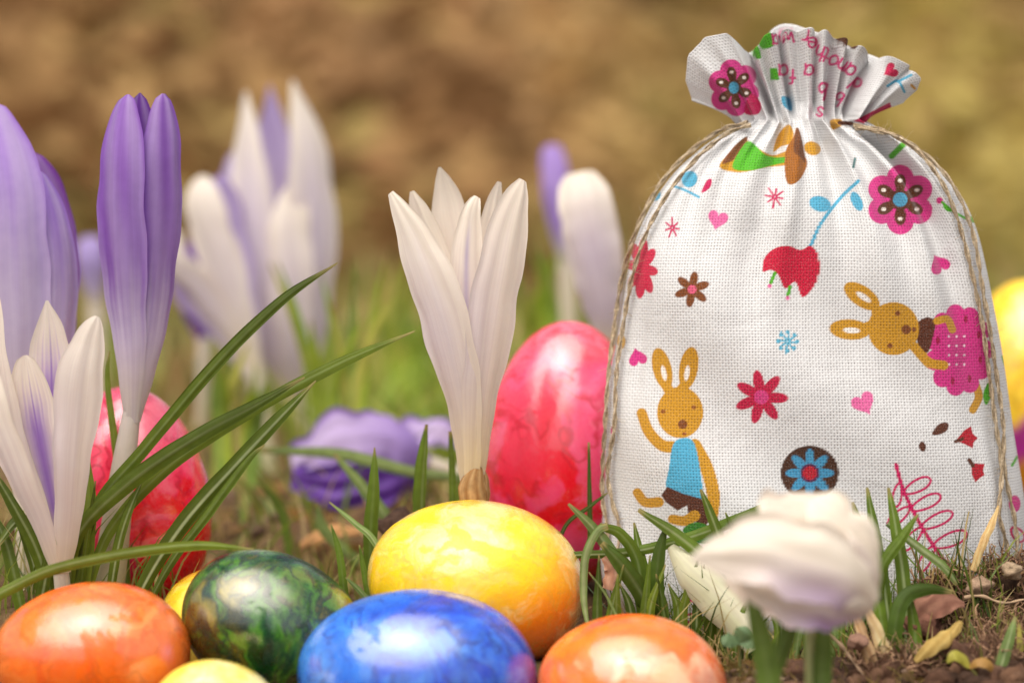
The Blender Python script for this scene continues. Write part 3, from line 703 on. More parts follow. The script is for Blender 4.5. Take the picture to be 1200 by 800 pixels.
def poly(pts, col, smooth=True):
    p = np.asarray(pts, float)
    if smooth:
        q_ = np.vstack([p, p[:3]]); e = []
        n = len(p)
        for i in range(n):
            a, b, c_, d = p[i - 1], p[i], p[(i + 1) % n], p[(i + 2) % n]
            for f in (0, .25, .5, .75): e.append(0.5 * ((2 * b) + (-a + c_) * f + (2 * a - 5 * b + 4 * c_ - d) * f * f + (-a + 3 * b - 3 * c_ + d) * f ** 3))
        p = np.array(e)
    x0, y0 = p.min(0); x1, y1 = p.max(0); m = sel(x0, y0, x1, y1)
    if not len(m): return
    X, Yy = BPX[m], BPY[m]; ins = np.zeros(len(m), bool); best = np.full(len(m), 1e9)
    for i in range(len(p)):
        a, b = p[i], p[(i + 1) % len(p)]
        cnd = (a[1] > Yy) != (b[1] > Yy)
        ins ^= cnd & (X < (b[0] - a[0]) * (Yy - a[1]) / (b[1] - a[1] + 1e-12) + a[0])
        ab = b - a; tq = np.clip(((X - a[0]) * ab[0] + (Yy - a[1]) * ab[1]) / (ab @ ab + 1e-9), 0, 1)
        best = np.minimum(best, np.hypot(X - a[0] - ab[0] * tq, Yy - a[1] - ab[1] * tq))
    _put(m, np.where(ins, -best, best), col)
def heart(cx, cy, s, rot, col):
    t_ = np.linspace(0, 2 * math.pi, 28, endpoint=False)
    x = 16 * np.sin(t_) ** 3 / 16 * s; y = -(13 * np.cos(t_) - 5 * np.cos(2 * t_) - 2 * np.cos(3 * t_) - np.cos(4 * t_)) / 15 * s
    a = math.radians(rot); poly(np.stack([cx + x * math.cos(a) - y * math.sin(a), cy + x * math.sin(a) + y * math.cos(a)], 1), col, False)
def flower(cx, cy, R, n, rot, col, wd=0.36, r0=0.58, sqx=1.0, cen=None, cr=0.28, skew=0):
    for i in range(n):
        a = math.radians(rot + 360 * i / n + (i % 2) * skew); x = cx + math.cos(a) * R * r0 * sqx; y = cy + math.sin(a) * R * r0
        a2 = math.atan2(y - cy, x - cx); ln = R * (1 - r0); ll = ln * math.hypot(math.cos(a) * sqx, math.sin(a)) + R * 0.06
        ell(x, y, ll, R * wd * (0.6 + 0.4 * sqx), math.degrees(a2), col)
        line([(cx, cy), (x, y)], R * wd * 1.1 * (0.5 + .5 * sqx), col)
    ell(cx, cy, R * 0.3 * sqx, R * 0.3, 0, col)
    if cen: ell(cx, cy, R * cr * sqx, R * cr, 0, cen)
def star(cx, cy, R, n, col, wd=2.4, rot=10, sqx=1.0):
    for i in range(n):
        a = math.radians(rot + 360 * i / n); k = 0.75 + 0.25 * ((i * 7) % 3) / 2
        line([(cx + 2 * math.cos(a), cy + 2 * math.sin(a)), (cx + R * k * math.cos(a) * sqx, cy + R * k * math.sin(a))], wd, col, wd * 0.8)
def bigflower(cx, cy, R, rot, sqx=1.0):
    for i in range(6):
        a = math.radians(rot + 60 * i); ell(cx + math.cos(a) * R * .62 * sqx, cy + math.sin(a) * R * .62, R * .40, R * .40, 0, (214, 58, 140))
    ell(cx, cy, R * .6 * sqx, R * .6, 0, (214, 58, 140))
    for i in range(6):
        a = math.radians(rot + 60 * i); x, y = cx + math.cos(a) * R * .5 * sqx, cy + math.sin(a) * R * .5
        ell(x, y, R * .25, R * .17, rot + 60 * i, (92, 50, 26))
        ell(cx + math.cos(a) * R * .35 * sqx, cy + math.sin(a) * R * .35, R * .25, R * .13, rot + 60 * i, (92, 50, 26))
    ell(cx, cy, R * .3 * sqx, R * .3, 0, (92, 50, 26))
    for i in range(6):
        a = math.radians(rot + 60 * i); ell(cx + math.cos(a) * R * .56 * sqx, cy + math.sin(a) * R * .56, R * .07, R * .055, 0, (245, 235, 225))
    ell(cx, cy, R * .21 * sqx, R * .21, 0, (82, 170, 208))
PINK, MAG, RED, BROWN, OCH, BLUE, GREEN, HOT = (232, 110, 168), (200, 30, 92), (204, 26, 62), (92, 48, 30), (205, 150, 40), (88, 178, 214), (84, 178, 36), (216, 52, 138)
# upper part of the bag
poly([(843, 196), (856, 178), (872, 164), (886, 172), (905, 182), (925, 176), (940, 178), (930, 192), (900, 196), (868, 202)], OCH)
poly([(846, 192), (860, 172), (876, 160), (868, 182)], (140, 84, 50))
poly([(858, 196), (870, 172), (880, 166), (898, 182), (918, 184), (935, 178), (934, 186), (905, 194), (878, 200)], GREEN)
poly([(906, 178), (912, 158), (924, 146), (930, 156), (926, 168), (915, 172)], OCH)
poly([(922, 214), (920, 180), (930, 160), (934, 150), (940, 176), (946, 192), (936, 212)], (160, 96, 26))
poly([(930, 176), (934, 150), (939, 160), (944, 190), (938, 184)], (110, 62, 26))
ell(952, 174, 10, 8, 20, OCH)
star(908, 231, 13, 8, MAG); star(788, 267, 12, 7, MAG, sqx=0.9); star(923, 400, 14, 8, (96, 178, 208), 2.6)
for a in range(0, 360, 45): ell(923 + 11 * math.cos(math.radians(a)), 400 + 11 * math.sin(math.radians(a)), 2.4, 2.4, 0, (96, 178, 208))
heart(841, 257, 12, 14, PINK); heart(1101, 310, 12, 150, HOT); heart(747, 419, 11, 165, HOT); heart(1012, 472, 14, -28, PINK)
line([(950, 288), (962, 262), (985, 232), (1006, 212)], 4, BLUE); ell(961, 239, 13, 9, 15, BLUE); ell(1004, 236, 6, 12, -25, BLUE)
poly([(894, 318), (896, 302), (908, 291), (924, 288), (938, 293), (950, 288), (959, 300), (960, 320), (952, 338), (940, 348), (932, 330), (920, 338), (912, 322), (903, 316)], RED, True)
line([(908, 320), (903, 332)], 4, GREEN); line([(926, 336), (923, 347)], 4, GREEN); ell(902, 335, 2.5, 2.5, 0, PINK); ell(923, 349, 2.5, 2.5, 0, PINK)
flower(752, 314, 34, 8, 8, (208, 32, 72), wd=0.22, sqx=0.5)
flower(811, 339, 20, 6, -90 + 10, (128, 72, 34), wd=0.24, cen=(226, 96, 130), cr=.26)
line([(789, 218), (803, 223), (819, 231)], 3, BLUE); ell(808, 210, 9, 10, 30, BLUE); ell(768, 229, 7, 6, -50, BLUE); poly([(822, 226), (828, 212), (834, 210), (832, 220)], MAG)
bigflower(1055, 234, 40, 30)
line([(1045, 183), (1058, 170)], 7, GREEN); ell(1101, 235, 4, 4, 0, HOT)
line([(1104, 237), (1116, 247), (1130, 255), (1150, 264), (1160, 275)], 3, GREEN); ell(1110, 244, 6, 3, 40, GREEN); ell(1136, 256, 6, 3, 20, GREEN); line([(1002, 186), (1000, 196)], 3, (70, 120, 120))
# standing rabbit
line([(752, 484), (760, 505), (775, 521), (790, 524)], 12, OCH, 14)
line([(814, 522), (828, 548), (836, 580), (834, 604)], 16, OCH, 15)
poly([(789, 520), (802, 513), (814, 520), (822, 560), (822, 586), (800, 582), (781, 572), (784, 548)], (84, 176, 214))
poly([(782, 570), (800, 578), (822, 584), (832, 596), (836, 606), (826, 616), (808, 608), (805, 592), (794, 598), (780, 588), (775, 580)], BROWN, False)
line([(747, 577), (756, 588), (772, 588)], 11, OCH, 12)
line([(788, 608), (802, 610), (814, 604)], 11, OCH, 13); poly([(818, 636), (800, 622), (812, 612), (830, 616), (838, 634)], (60, 130, 40))
for ex, ey, rt in ((776, 432, -14), (807, 431, 10)):
    ell(ex, ey, 11, 25, rt, OCH); line([(ex + (4 if ex < 790 else -3), ey + 18), (790 + (ex - 790) * 0.25, 462)], 12, OCH)
ell(778, 437, 3, 9, -12, (245, 240, 235)); ell(805, 437, 3, 9, 8, (245, 240, 235))
ell(797, 483, 27, 30, 0, OCH); ell(777, 482, 3, 2.4, 0, (150, 90, 34)); ell(813, 477, 3, 2.4, 0, (150, 90, 34)); ell(800, 497, 5.5, 5.5, 0, (130, 74, 34)); ell(802, 508, 2.5, 2, 0, (150, 84, 40))
# lying rabbit
line([(1075, 408), (1090, 426), (1108, 428)], 12, OCH); line([(1143, 450), (1147, 465), (1140, 480)], 10, OCH, 9)
for i in range(11):
    a = i / 11 * 2 * math.pi; ell(1124 + 30 * math.cos(a), 410 + 42 * math.sin(a), 11, 12, 0, HOT)
ell(1124, 410, 31, 42, 0, HOT)
for i in range(8):
    a = i / 8 * 2 * math.pi + .3; ell(1124 + 26 * math.cos(a), 410 + 38 * math.sin(a), 2.2, 4.5, 0, (160, 20, 70))
for i in range(4):
    for j in range(3): ell(1112 + j * 9, 394 + i * 11, 1.4, 1.4, 0, (250, 220, 235))
poly([(1070, 384), (1084, 372), (1096, 376), (1094, 392), (1088, 412), (1080, 410), (1074, 398)], BROWN)
line([(1098, 376), (1110, 374), (1116, 386)], 9, OCH); line([(1070, 405), (1088, 424), (1106, 428)], 11, OCH)
for ex, ey, rt in ((1010, 347, 34), (996, 386, 4)):
    ell(ex, ey, 24, 12, rt, OCH); line([(ex + 14, ey + (9 if rt > 20 else 0)), (1030, 376)], 11, OCH)
    ell(ex + 2, ey + 1, 10, 3.4, rt, (245, 240, 235))
ell(1047, 385, 30, 31, 0, OCH); ell(1052, 367, 3, 3, 0, (130, 74, 34)); ell(1062, 386, 5.5, 5.5, 0, (130, 74, 34)); ell(1043, 405, 3, 3, 0, (130, 74, 34)); ell(1071, 386, 2.5, 3, 0, (130, 74, 34))
flower(892, 465, 30, 7, -100, (200, 28, 72), wd=0.21, cen=(226, 70, 140), cr=.28)
ell(949, 554, 34, 32, 0, (74, 44, 28)); flower(949, 554, 27, 8, 0, (70, 152, 196), wd=0.2); ell(949, 554, 11, 11, 0, (90, 40, 80)); ell(949, 554, 8, 8, 0, (190, 30, 50))
poly([(1092, 509), (1100, 497), (1110, 495), (1111, 502), (1104, 508)], BROWN); ell(1081, 523, 4, 6, -10, BROWN)
poly([(1120, 516), (1130, 504), (1138, 499), (1140, 508), (1146, 513), (1141, 518), (1140, 525), (1130, 520)], (184, 22, 44), False); line([(1120, 517), (1128, 514)], 4, BROWN)
poly([(1138, 542), (1147, 543), (1154, 543), (1152, 551), (1154, 556), (1148, 560), (1143, 565), (1139, 556)], (184, 22, 44), False); line([(1136, 539), (1140, 545)], 5, BROWN)
line([(1050, 544), (1058, 572), (1074, 606), (1092, 636), (1118, 672)], 4.5, (214, 28, 100))
def leaf_out(x, y, ln, wd, rot):
    a = math.radians(rot); P_ = []
    for i in range(13):
        t_ = i / 12 * 2 * math.pi; u = (1 - math.cos(t_)) / 2 * ln; v = math.sin(t_) * wd * (0.7 + 0.3 * (1 - math.cos(t_)) / 2)
        P_.append((x + u * math.cos(a) - v * math.sin(a), y + u * math.sin(a) + v * math.cos(a)))
    line(P_, 2.8, (214, 28, 100))
for x, y, ln, wd, rt in ((1060, 577, 34, 8, -28), (1068, 597, 38, 8, -26), (1080, 618, 40, 8, -26), (1094, 640, 42, 9, -22), (1054, 566, 28, 6, 100), (1066, 594, 32, 7, 140), (1080, 618, 34, 7, 130), (1094, 640, 34, 7, 120)): leaf_out(x, y, ln, wd, rt)
poly([(1152, 462), (1158, 448), (1162, 452), (1160, 468), (1155, 474)], GREEN); line([(1176, 418), (1182, 440), (1186, 470)], 5, GREEN)
ell(1189, 590, 7, 10, 0, HOT); leaf_out(1186, 618, 20, 7, 50); line([(1186, 545), (1192, 535)], 3, GREEN); ell(728, 400, 5, 9, 0, (214, 170, 90))
ell(719, 502, 3, 7, 20, HOT)
for x, y, rt in ((812, 698, 10), (828, 716, 40), (808, 724, 0), (838, 734, 30)): leaf_out(x - 8, y, 22, 6, rt)
poly([(806, 650), (824, 644), (836, 660), (822, 676), (808, 668)], (30, 90, 30))
# ruffle prints
bigflower(860, 103, 33, 20, 0.85); poly([(872, 132), (880, 110), (892, 122), (888, 134)], MAG)
poly([(888, 44), (902, 38), (908, 52), (896, 58), (890, 54)], GREEN); poly([(880, 58), (888, 54), (892, 68), (884, 68)], GREEN); poly([(902, 80), (911, 80), (913, 94), (903, 94)], GREEN, False)
poly([(916, 113), (926, 116), (928, 130), (918, 124)], BLUE)
poly([(1000, 142), (1043, 120), (1045, 127), (1012, 145)], (196, 24, 84), False); poly([(973, 141), (985, 140), (988, 146), (976, 152)], OCH); line([(984, 144), (998, 145)], 5, BROWN)
for dx, dy in ((-8, -3), (-2, 3), (6, -2), (8, 6), (0, -5)): ell(992 + dx, 47 + dy, 5, 5, 0, (96, 56, 36))
ell(998, 50, 2, 2, 0, (240, 230, 220)); poly([(969, 33), (973, 31), (979, 40), (974, 41)], MAG)
heart(1044, 83, 9, 60, (214, 40, 90)); line([(1040, 101), (1052, 95), (1060, 108)], 3, BLUE); line([(1052, 96), (1068, 88)], 3, BLUE); line([(1068, 100), (1072, 104)], 3, OCH)
# the lettering, printed upside down in a curve
GL = {'a': [[(.35, -.35), (.0, -.5), (-.35, -.3), (-.4, .1), (-.2, .45), (.15, .4), (.35, .1)], [(.38, -.5), (.35, .1), (.42, .5)]],
      'w': [[(-.5, -.45), (-.28, .45), (0, -.2), (.28, .45), (.5, -.45)]], 'r': [[(-.25, .5), (-.25, -.45)], [(-.25, -.1), (0, -.42), (.3, -.4)]],
      'e': [[(-.35, .05), (.35, 0), (.2, -.4), (-.1, -.48), (-.38, -.15), (-.35, .25), (-.05, .48), (.33, .35)]],
      'h': [[(-.3, .5), (-.3, -.95)], [(-.3, -.1), (0, -.42), (.3, -.2), (.32, .5)]], 't': [[(0, -.8), (0, .3), (.22, .5)], [(-.28, -.4), (.28, -.4)]],
      'o': [[(0, -.5), (-.38, -.1), (-.25, .4), (.1, .5), (.38, .1), (.25, -.4), (0, -.5)]], 'n': [[(-.3, .5), (-.3, -.45)], [(-.3, -.1), (0, -.42), (.3, -.2), (.32, .5)]],
      'b': [[(-.35, -.95), (-.33, .45)], [(-.33, .1), (0, -.35), (.35, 0), (.2, .42), (-.1, .5), (-.33, .35)]], 's': [[(.3, -.35), (0, -.5), (-.28, -.25), (.1, .02), (.3, .28), (0, .5), (-.3, .35)]],
      'd': [[(.35, -.95), (.33, .45)], [(.33, .1), (0, -.35), (-.35, 0), (-.2, .42), (.1, .5), (.33, .35)]], 'f': [[(.3, -.85), (.05, -.8), (0, -.4), (0, .5)], [(-.25, -.3), (.25, -.3)]]}
def glyph(ch, cx, cy, s, rot, col=(222, 60, 130)):
    a = math.radians(rot)
    for st_ in GL[ch]:
        line([(cx + s * (x * math.cos(a) - y * math.sin(a)), cy + s * (x * math.sin(a) + y * math.cos(a))) for x, y in st_], s * 0.23, col)
for ch, x, y, s, rt in (('a', 910, 46, 11, 176), ('w', 924, 44, 12, 178), ('r', 944, 42, 12, 184), ('e', 952, 50, 12, 192), ('h', 961, 60, 12, 200), ('t', 969, 63, 12, 205), ('o', 977, 71, 12, 212), ('n', 987, 76, 12, 216), ('a', 997, 82, 12, 222),
                        ('a', 918, 82, 12, 180), ('f', 929, 88, 12, 182), ('a', 948, 82, 12, 188), ('b', 964, 104, 13, 194), ('b', 984, 114, 11, 214), ('d', 1004, 98, 12, 226), ('s', 961, 131, 11, 190)): glyph(ch, x, y, s, rt)

def cloth_material():
    m, t, out = new_mat('printed_linen')
    a = N_(t, 'ShaderNodeAttribute', attribute_name='tint'); g = N_(t, 'ShaderNodeAttribute', attribute_name='cloth_uv')
    nz = noise_(t, g.outputs['Vector'], 2.2, 3, 0.6)
    sp = t.nodes.new('ShaderNodeSeparateXYZ'); L_(t, g.outputs['Vector'], sp.inputs[0])
    spn = t.nodes.new('ShaderNodeSeparateColor'); L_(t, nz.outputs['Color'], spn.inputs[0])
    pitch = 0.08
    u = math_(t, 'ADD', sp.outputs[0], math_(t, 'MULTIPLY', math_(t, 'SUBTRACT', spn.outputs[0], 0.5), 0.035))
    v = math_(t, 'ADD', sp.outputs[1], math_(t, 'MULTIPLY', math_(t, 'SUBTRACT', spn.outputs[1], 0.5), 0.035))
    cu = math_(t, 'MULTIPLY', u, 2 * math.pi / pitch); cv = math_(t, 'MULTIPLY', v, 2 * math.pi / pitch)
    # slub: thread thickness varies along each thread
    mu = N_(t, 'ShaderNodeMapping'); mu.inputs['Scale'].default_value = (11.7, 0.8, 1); L_(t, g.outputs['Vector'], mu.inputs[0]); su = noise_(t, mu.outputs[0], 1.0, 2)
    mv = N_(t, 'ShaderNodeMapping'); mv.inputs['Scale'].default_value = (0.8, 11.7, 1); L_(t, g.outputs['Vector'], mv.inputs[0]); sv = noise_(t, mv.outputs[0], 1.0, 2)
    co_u = math_(t, 'ADD', math_(t, 'COSINE', cu), math_(t, 'MULTIPLY', math_(t, 'SUBTRACT', su.outputs[0], 0.5), 1.6))
    co_v = math_(t, 'ADD', math_(t, 'COSINE', cv), math_(t, 'MULTIPLY', math_(t, 'SUBTRACT', sv.outputs[0], 0.5), 1.6))
    gu = maprange(t, co_u, 0.15, 0.95); gv = maprange(t, co_v, 0.15, 0.95)
    hole = math_(t, 'MULTIPLY', gu, gv)
    groove = math_(t, 'MAXIMUM', gu, gv)
    ov = math_(t, 'MULTIPLY', math_(t, 'COSINE', math_(t, 'MULTIPLY', cu, 0.5)), math_(t, 'COSINE', math_(t, 'MULTIPLY', cv, 0.5)))
    c = mix_(t, math_(t, 'MULTIPLY', hole, 0.95), a.outputs['Color'], mix_(t, 1.0, a.outputs['Color'], (0.28, 0.25, 0.26), 'MULTIPLY'))
    c = mix_(t, math_(t, 'MULTIPLY', groove, 0.12), c, mix_(t, 1.0, c, (0.55, 0.53, 0.55), 'MULTIPLY'))
    fi = noise_(t, g.outputs['Vector'], 40, 3, 0.6)
    c = mix_(t, math_(t, 'MULTIPLY', maprange(t, fi.outputs[0], 0.52, 0.75), 0.38), c, (0.7, 0.66, 0.62))
    hgt = math_(t, 'ADD', math_(t, 'MULTIPLY', hole, -1.0), math_(t, 'ADD', math_(t, 'MULTIPLY', groove, -0.5), math_(t, 'MULTIPLY', ov, 0.4)))
    p = N_(t, 'ShaderNodeBsdfPrincipled', Roughness=0.9); p.inputs['Specular IOR Level'].default_value = 0.15
    p.inputs['Sheen Weight'].default_value = 0.15
    L_(t, c, p.inputs['Base Color'])
    b = N_(t, 'ShaderNodeBump', Strength=0.4, Distance=0.0002); L_(t, hgt, b.inputs['Height'])
    wr = noise_(t, g.outputs['Vector'], 0.45, 3, 0.5, 0.4)
    b2 = N_(t, 'ShaderNodeBump', Strength=0.4, Distance=0.003); L_(t, wr.outputs[0], b2.inputs['Height']); L_(t, b2.outputs[0], b.inputs['Normal'])
    L_(t, b.outputs[0], p.inputs['Normal'])
    tr = t.nodes.new('ShaderNodeBsdfTranslucent'); L_(t, c, tr.inputs[0]); mx = t.nodes.new('ShaderNodeMixShader'); mx.inputs[0].default_value = 0.12
    L_(t, p.outputs[0], mx.inputs[1]); L_(t, tr.outputs[0], mx.inputs[2]); L_(t, mx.outputs[0], out.inputs[0])
    return m
M_CLOTH = cloth_material()
bag = thing('gift_bag', 'white linen drawstring bag printed with rabbits, hearts and flowers, gathered at its neck', 'gift bag', at(945, 742, BY))
mesh_obj('cloth_sack', BV, grid_faces(nrow, nc, True), M_CLOTH, bag, col=BC, uv=UV)

def rope(name, pts, parent, r=0.058, plies=2, pitch=1.25, seed=0):
    """jute twine: plies of strands twisted round the path, with stray fibres"""
    n = 260
    P = spline(pts, n); T = frames(P); S = np.cross(T, np.array([0, -1.0, 0.05])); S /= np.linalg.norm(S, axis=1)[:, None] + 1e-9; B = np.cross(T, S)
    ln = np.r_[0, np.cumsum(np.linalg.norm(np.diff(P, axis=0), axis=1))]; r_ = np.random.default_rng(seed); strands = []
    for k in range(plies):
        for j in range(3):
            ph = 2 * math.pi * ln / pitch + k * 2 * math.pi / plies
            ph2 = -2 * math.pi * ln / (pitch * 1.35) + j * 2.094
            wv = 1 + 0.25 * np.sin(ln * 3.1 + k * 2 + seed) + 0.12 * np.sin(ln * 9 + j)
            q_ = P + (S * np.cos(ph)[:, None] + B * np.sin(ph)[:, None]) * r * 0.55 + (S * np.cos(ph2)[:, None] + B * np.sin(ph2)[:, None]) * r * 0.32
            V, F = tube_geo(q_, r * 0.36 * wv, 6)
            c = mixc((0.46, 0.34, 0.21), (0.74, 0.61, 0.44), 0.5 + 0.5 * np.sin(np.repeat(ln, 6) * (5 + j) + k * 3 + j))
            c = c * (0.85 + 0.25 * r_.random((n, 1)).repeat(6, 0))
            strands.append((V, F, c))
    V, F, c = merge(strands); ro = mesh_obj(name, V, F, M_JUTE, parent, col=c)
    hair = []
    for i in range(150):
        k = int(r_.integers(3, n - 3)); p = P[k].copy(); d = S[k] * r_.normal() + B[k] * r_.normal() + T[k] * r_.normal() * 1.5; d /= np.linalg.norm(d); q_ = [p]
        L = r_.uniform(0.1, 0.42)
        for s in range(5): d = d + r_.normal(size=3) * 0.25; d /= np.linalg.norm(d); p = p + d * L / 5; q_.append(p)
        Vh, Fh = tube_geo(np.array(q_), np.linspace(0.007, 0.003, 6), 3); hair.append((Vh, Fh, np.tile((0.62, 0.48, 0.32), (len(Vh), 1))))
    V, F, c = merge(hair); h = mesh_obj('fibre', V, F, M_JUTE, ro, col=c); h['kind'] = 'stuff'
    return ro
def on_bag(pts, out=0.1):
    P = spline(pts, 70); ys = []
    fm = np.nonzero(BV[:, 1] < BY + 0.4)[0]; fx, fy, fz = BPX[fm], BPY[fm], BV[fm, 1]
    for x, y in P:
        m = (np.abs(fx - x) < 5) & (np.abs(fy - y) < 5)
        ys.append(fz[m].min() if m.any() else BY)
    ys = np.array(ys); e = np.r_[[ys[0]] * 4, ys, [ys[-1]] * 4]
    sm_ = np.minimum(np.convolve(e, np.ones(9) / 9, 'same')[4:-4], ys + 0.05)
    return [at(x, y, yy - out) for (x, y), yy in zip(P, sm_)]
rope('drawstring', on_bag([(876, 144), (862, 147), (843, 153), (806, 180), (772, 218), (746, 268), (730, 320), (720, 380), (713, 440), (709, 500), (706, 550), (707, 590), (712, 622), (708, 660)]), bag, seed=1)
rope('drawstring', on_bag([(880, 147), (868, 150), (850, 158), (818, 184), (786, 222), (758, 272), (741, 324), (730, 384), (722, 440), (720, 500), (712, 552), (718, 590), (726, 620), (722, 660)], 0.13), bag, seed=2)
rope('drawstring', on_bag([(1000, 147), (1016, 149), (1040, 155), (1074, 176), (1104, 214), (1124, 262), (1138, 316), (1150, 372), (1158, 430), (1166, 490), (1174, 548), (1171, 600), (1180, 640), (1182, 668)], 0.12), bag, seed=3)
rope('drawstring', on_bag([(1002, 150), (1024, 153), (1056, 162), (1094, 190), (1122, 226), (1141, 276), (1150, 330), (1160, 386), (1168, 440), (1176, 500), (1177, 548), (1188, 604), (1192, 640), (1190, 668)], 0.16), bag, seed=4)

# ------------------------------------------------------------------ crocuses
WHT = np.array((0.90, 0.83, 0.71)); LAV = np.array((0.70, 0.62, 0.80)); PUR = np.array((0.28, 0.12, 0.50)); DPUR = np.array((0.2, 0.06, 0.40)); CREAM = np.array((0.88, 0.80, 0.60))
def petal(parent, pts, hw, col, yaw=0, cup=0.7, seed=0, ruff=0.06, name='petal', nu=60, nv=27, n0=None, mat=None, rounded=True, crease=0.05):
    V, F, u, v = blade_geo(pts, hw, yaw, cup, nu, nv, 0.0, ruff, seed, n0, rounded=rounded, crease=crease)
    o = mesh_obj(name, V, F, mat or M_PETAL, parent, col=col(u, v), uv=np.stack([u, v], 1))
    return o
def col_white(pu=0.25, line=0.0, base=0.0, seed=0):
    def f(u, v):
        c = mixc(CREAM, WHT, sm(u, 0.02, 0.4))
        c = mixc(c, LAV, pu * np.exp(-((u - 0.5) / 0.28) ** 2) * (0.6 + 0.4 * np.cos(v * 2.2 + seed)))
        c = mixc(c, LAV * 0.85, line * np.exp(-(v / 0.13) ** 2) * sm(u, 0.12, 0.35) * (1 - sm(u, 0.78, 0.95)))
        return mixc(c, LAV, base * np.exp(-((u - 0.2) / 0.15) ** 2))
    return f
def col_purple(a=0.55, b=0.25, top=PUR, low=LAV, edge=0.3):
    def f(u, v):
        c = mixc(np.array((0.80, 0.74, 0.70)), low, sm(u, 0.05, b + 0.1))
        c = mixc(c, top, sm(u + 0.025 * np.sin(v * 9) + 0.03 * np.sin(v * 23 + u * 5), b, a) * (0.86 + 0.14 * np.sin(v * 6 + u * 9)))
        c = mixc(c, low * 1.05, 0.25 * np.exp(-((v - 0.45) / 0.3) ** 2) * (1 - sm(u, a - 0.1, a + 0.3)))
        return mixc(c, DPUR, edge * np.abs(v) ** 3 * sm(u, 0.3, 0.7))
    return f
def col_feather(u, v):   # white outside, a purple plume inside
    c = mixc(CREAM, WHT, sm(u, 0.05, 0.4))
    k = np.exp(-(v / (0.34 + 0.36 * u)) ** 2) * sm(u, 0.12, 0.3) * (1 - sm(u + 0.12 * np.abs(np.sin(v * 16)), 0.72, 0.98))
    return mixc(c, np.array((0.3, 0.15, 0.6)), 0.92 * k)
def stem(parent, pts, hw, c0=(0.74, 0.66, 0.46), c1=(0.84, 0.78, 0.66), name='stem'):
    P = spline([list(at(x, y, Y)) + [h * cpp(Y)] for (x, y, Y), h in zip(pts, hw)], 30)
    V, F = tube_geo(P[:, :3], P[:, 3], 14)
    u = np.repeat(np.linspace(0, 1, 30), 14); v = np.tile(np.linspace(-1, 1, 14), 30)
    return mesh_obj(name, V, F, M_PETAL, parent, col=mixc(c0, c1, u), uv=np.stack([u * 2, v], 1))
LG = np.array((0.07, 0.105, 0.008)); LG2 = np.array((0.12, 0.17, 0.015)); STR = np.array((0.46, 0.54, 0.28))
def leaf(parent, pts, hw, tint=LG, stripe=0.8, yaw=0.0, fold=0.5, name='leaf', sw=0.17, off=0.0, twist=0.0, seed=0, tip=None, mat=None, nu=44):
    hw = [h * 0.84 for h in hw]
    V, F, u, v = blade_geo(pts, hw, yaw, fold, nu, 13, twist, 0.03, seed, crease=0.04)
    c = mixc(np.asarray(tint), np.asarray(tint) * 1.5, 0.5 + 0.5 * np.sin(u * 5 + seed))
    c = mixc(c, STR, stripe * np.exp(-((v - off) / sw) ** 4) * (1 - 0.5 * u))
    c = mixc(c, np.array((0.4, 0.32, 0.12)), 0.8 * sm(u + 0.02 * np.sin(v * 7), 0.93, 0.985))
    c = c * (0.85 + 0.3 * np.random.default_rng(seed + 5).random(nu).repeat(13))[:, None]**0.5
    return mesh_obj(name, V, F, mat or M_LEAF, parent, col=c, uv=np.stack([u * 3, v], 1))
def Y3(pts, Y): return [(p[0], p[1], Y + (p[2] if len(p) > 2 else 0)) for p in pts]

# white crocus behind the yellow egg
Y0 = 1.9
cr = thing('crocus', 'open white crocus with faint lilac lines and a papery sheath, behind the yellow egg', 'crocus', at(553, 600, Y0), 'crocus flowers')
HP = dict(rounded=False, ruff=.05, crease=.055)
petal(cr, Y3([(553, 572, 0), (552, 500, .5), (543, 380, 1.0), (533, 290, 1.1), (525, 240, 1.1), (519, 212, 1.0), (515, 196, .9)], Y0), [9, 18, 28, 25, 19, 10, 1.5], col_white(.15), 0.05, -0.5, 1, **HP)
petal(cr, Y3([(552, 572, 0), (548, 490, .1), (526, 370, .5), (507, 290, .7), (494, 250, .7), (487, 234, .7), (483, 224, .7)], Y0), [9, 18, 26, 22, 15, 9, 3], col_white(.15), -0.6, 0.4, 2, **HP)
petal(cr, Y3([(554, 572, 0), (560, 490, .1), (570, 370, .5), (574, 290, .7), (577, 250, .7), (580, 230, .7), (585, 213, .7)], Y0), [9, 18, 26, 22, 16, 10, 3], col_white(.15), 0.6, 0.4, 3, **HP)
petal(cr, Y3([(553, 572, -.1), (552, 500, -.5), (547, 400, -.75), (546, 310, -.8), (550, 262, -.75), (555, 240, -.7), (559, 231, -.6)], Y0), [9, 20, 27, 20, 14, 9, 4], col_white(.45, 1.0), 0.1, 0.6, 4, **HP)
petal(cr, Y3([(550, 574, -.15), (546, 490, -.7), (530, 400, -1.1), (508, 330, -1.2), (488, 280, -1.1), (469, 245, -.95), (458, 226, -.8)], Y0), [11, 21, 31, 31, 23, 12, 4], col_white(.5, .15, .1, 1), -0.4, 0.62, 5, **HP)
petal(cr, Y3([(556, 574, -.15), (560, 490, -.75), (570, 400, -1.1), (583, 320, -1.2), (594, 265, -1.1), (605, 230, -.95), (612, 211, -.8)], Y0), [11, 20, 29, 30, 25, 16, 5], col_white(.45, .1, .1, 2), 0.4, 0.62, 6, **HP)
stem(cr, Y3([(556, 650), (555, 600), (553, 565)], Y0), [10, 10, 11])
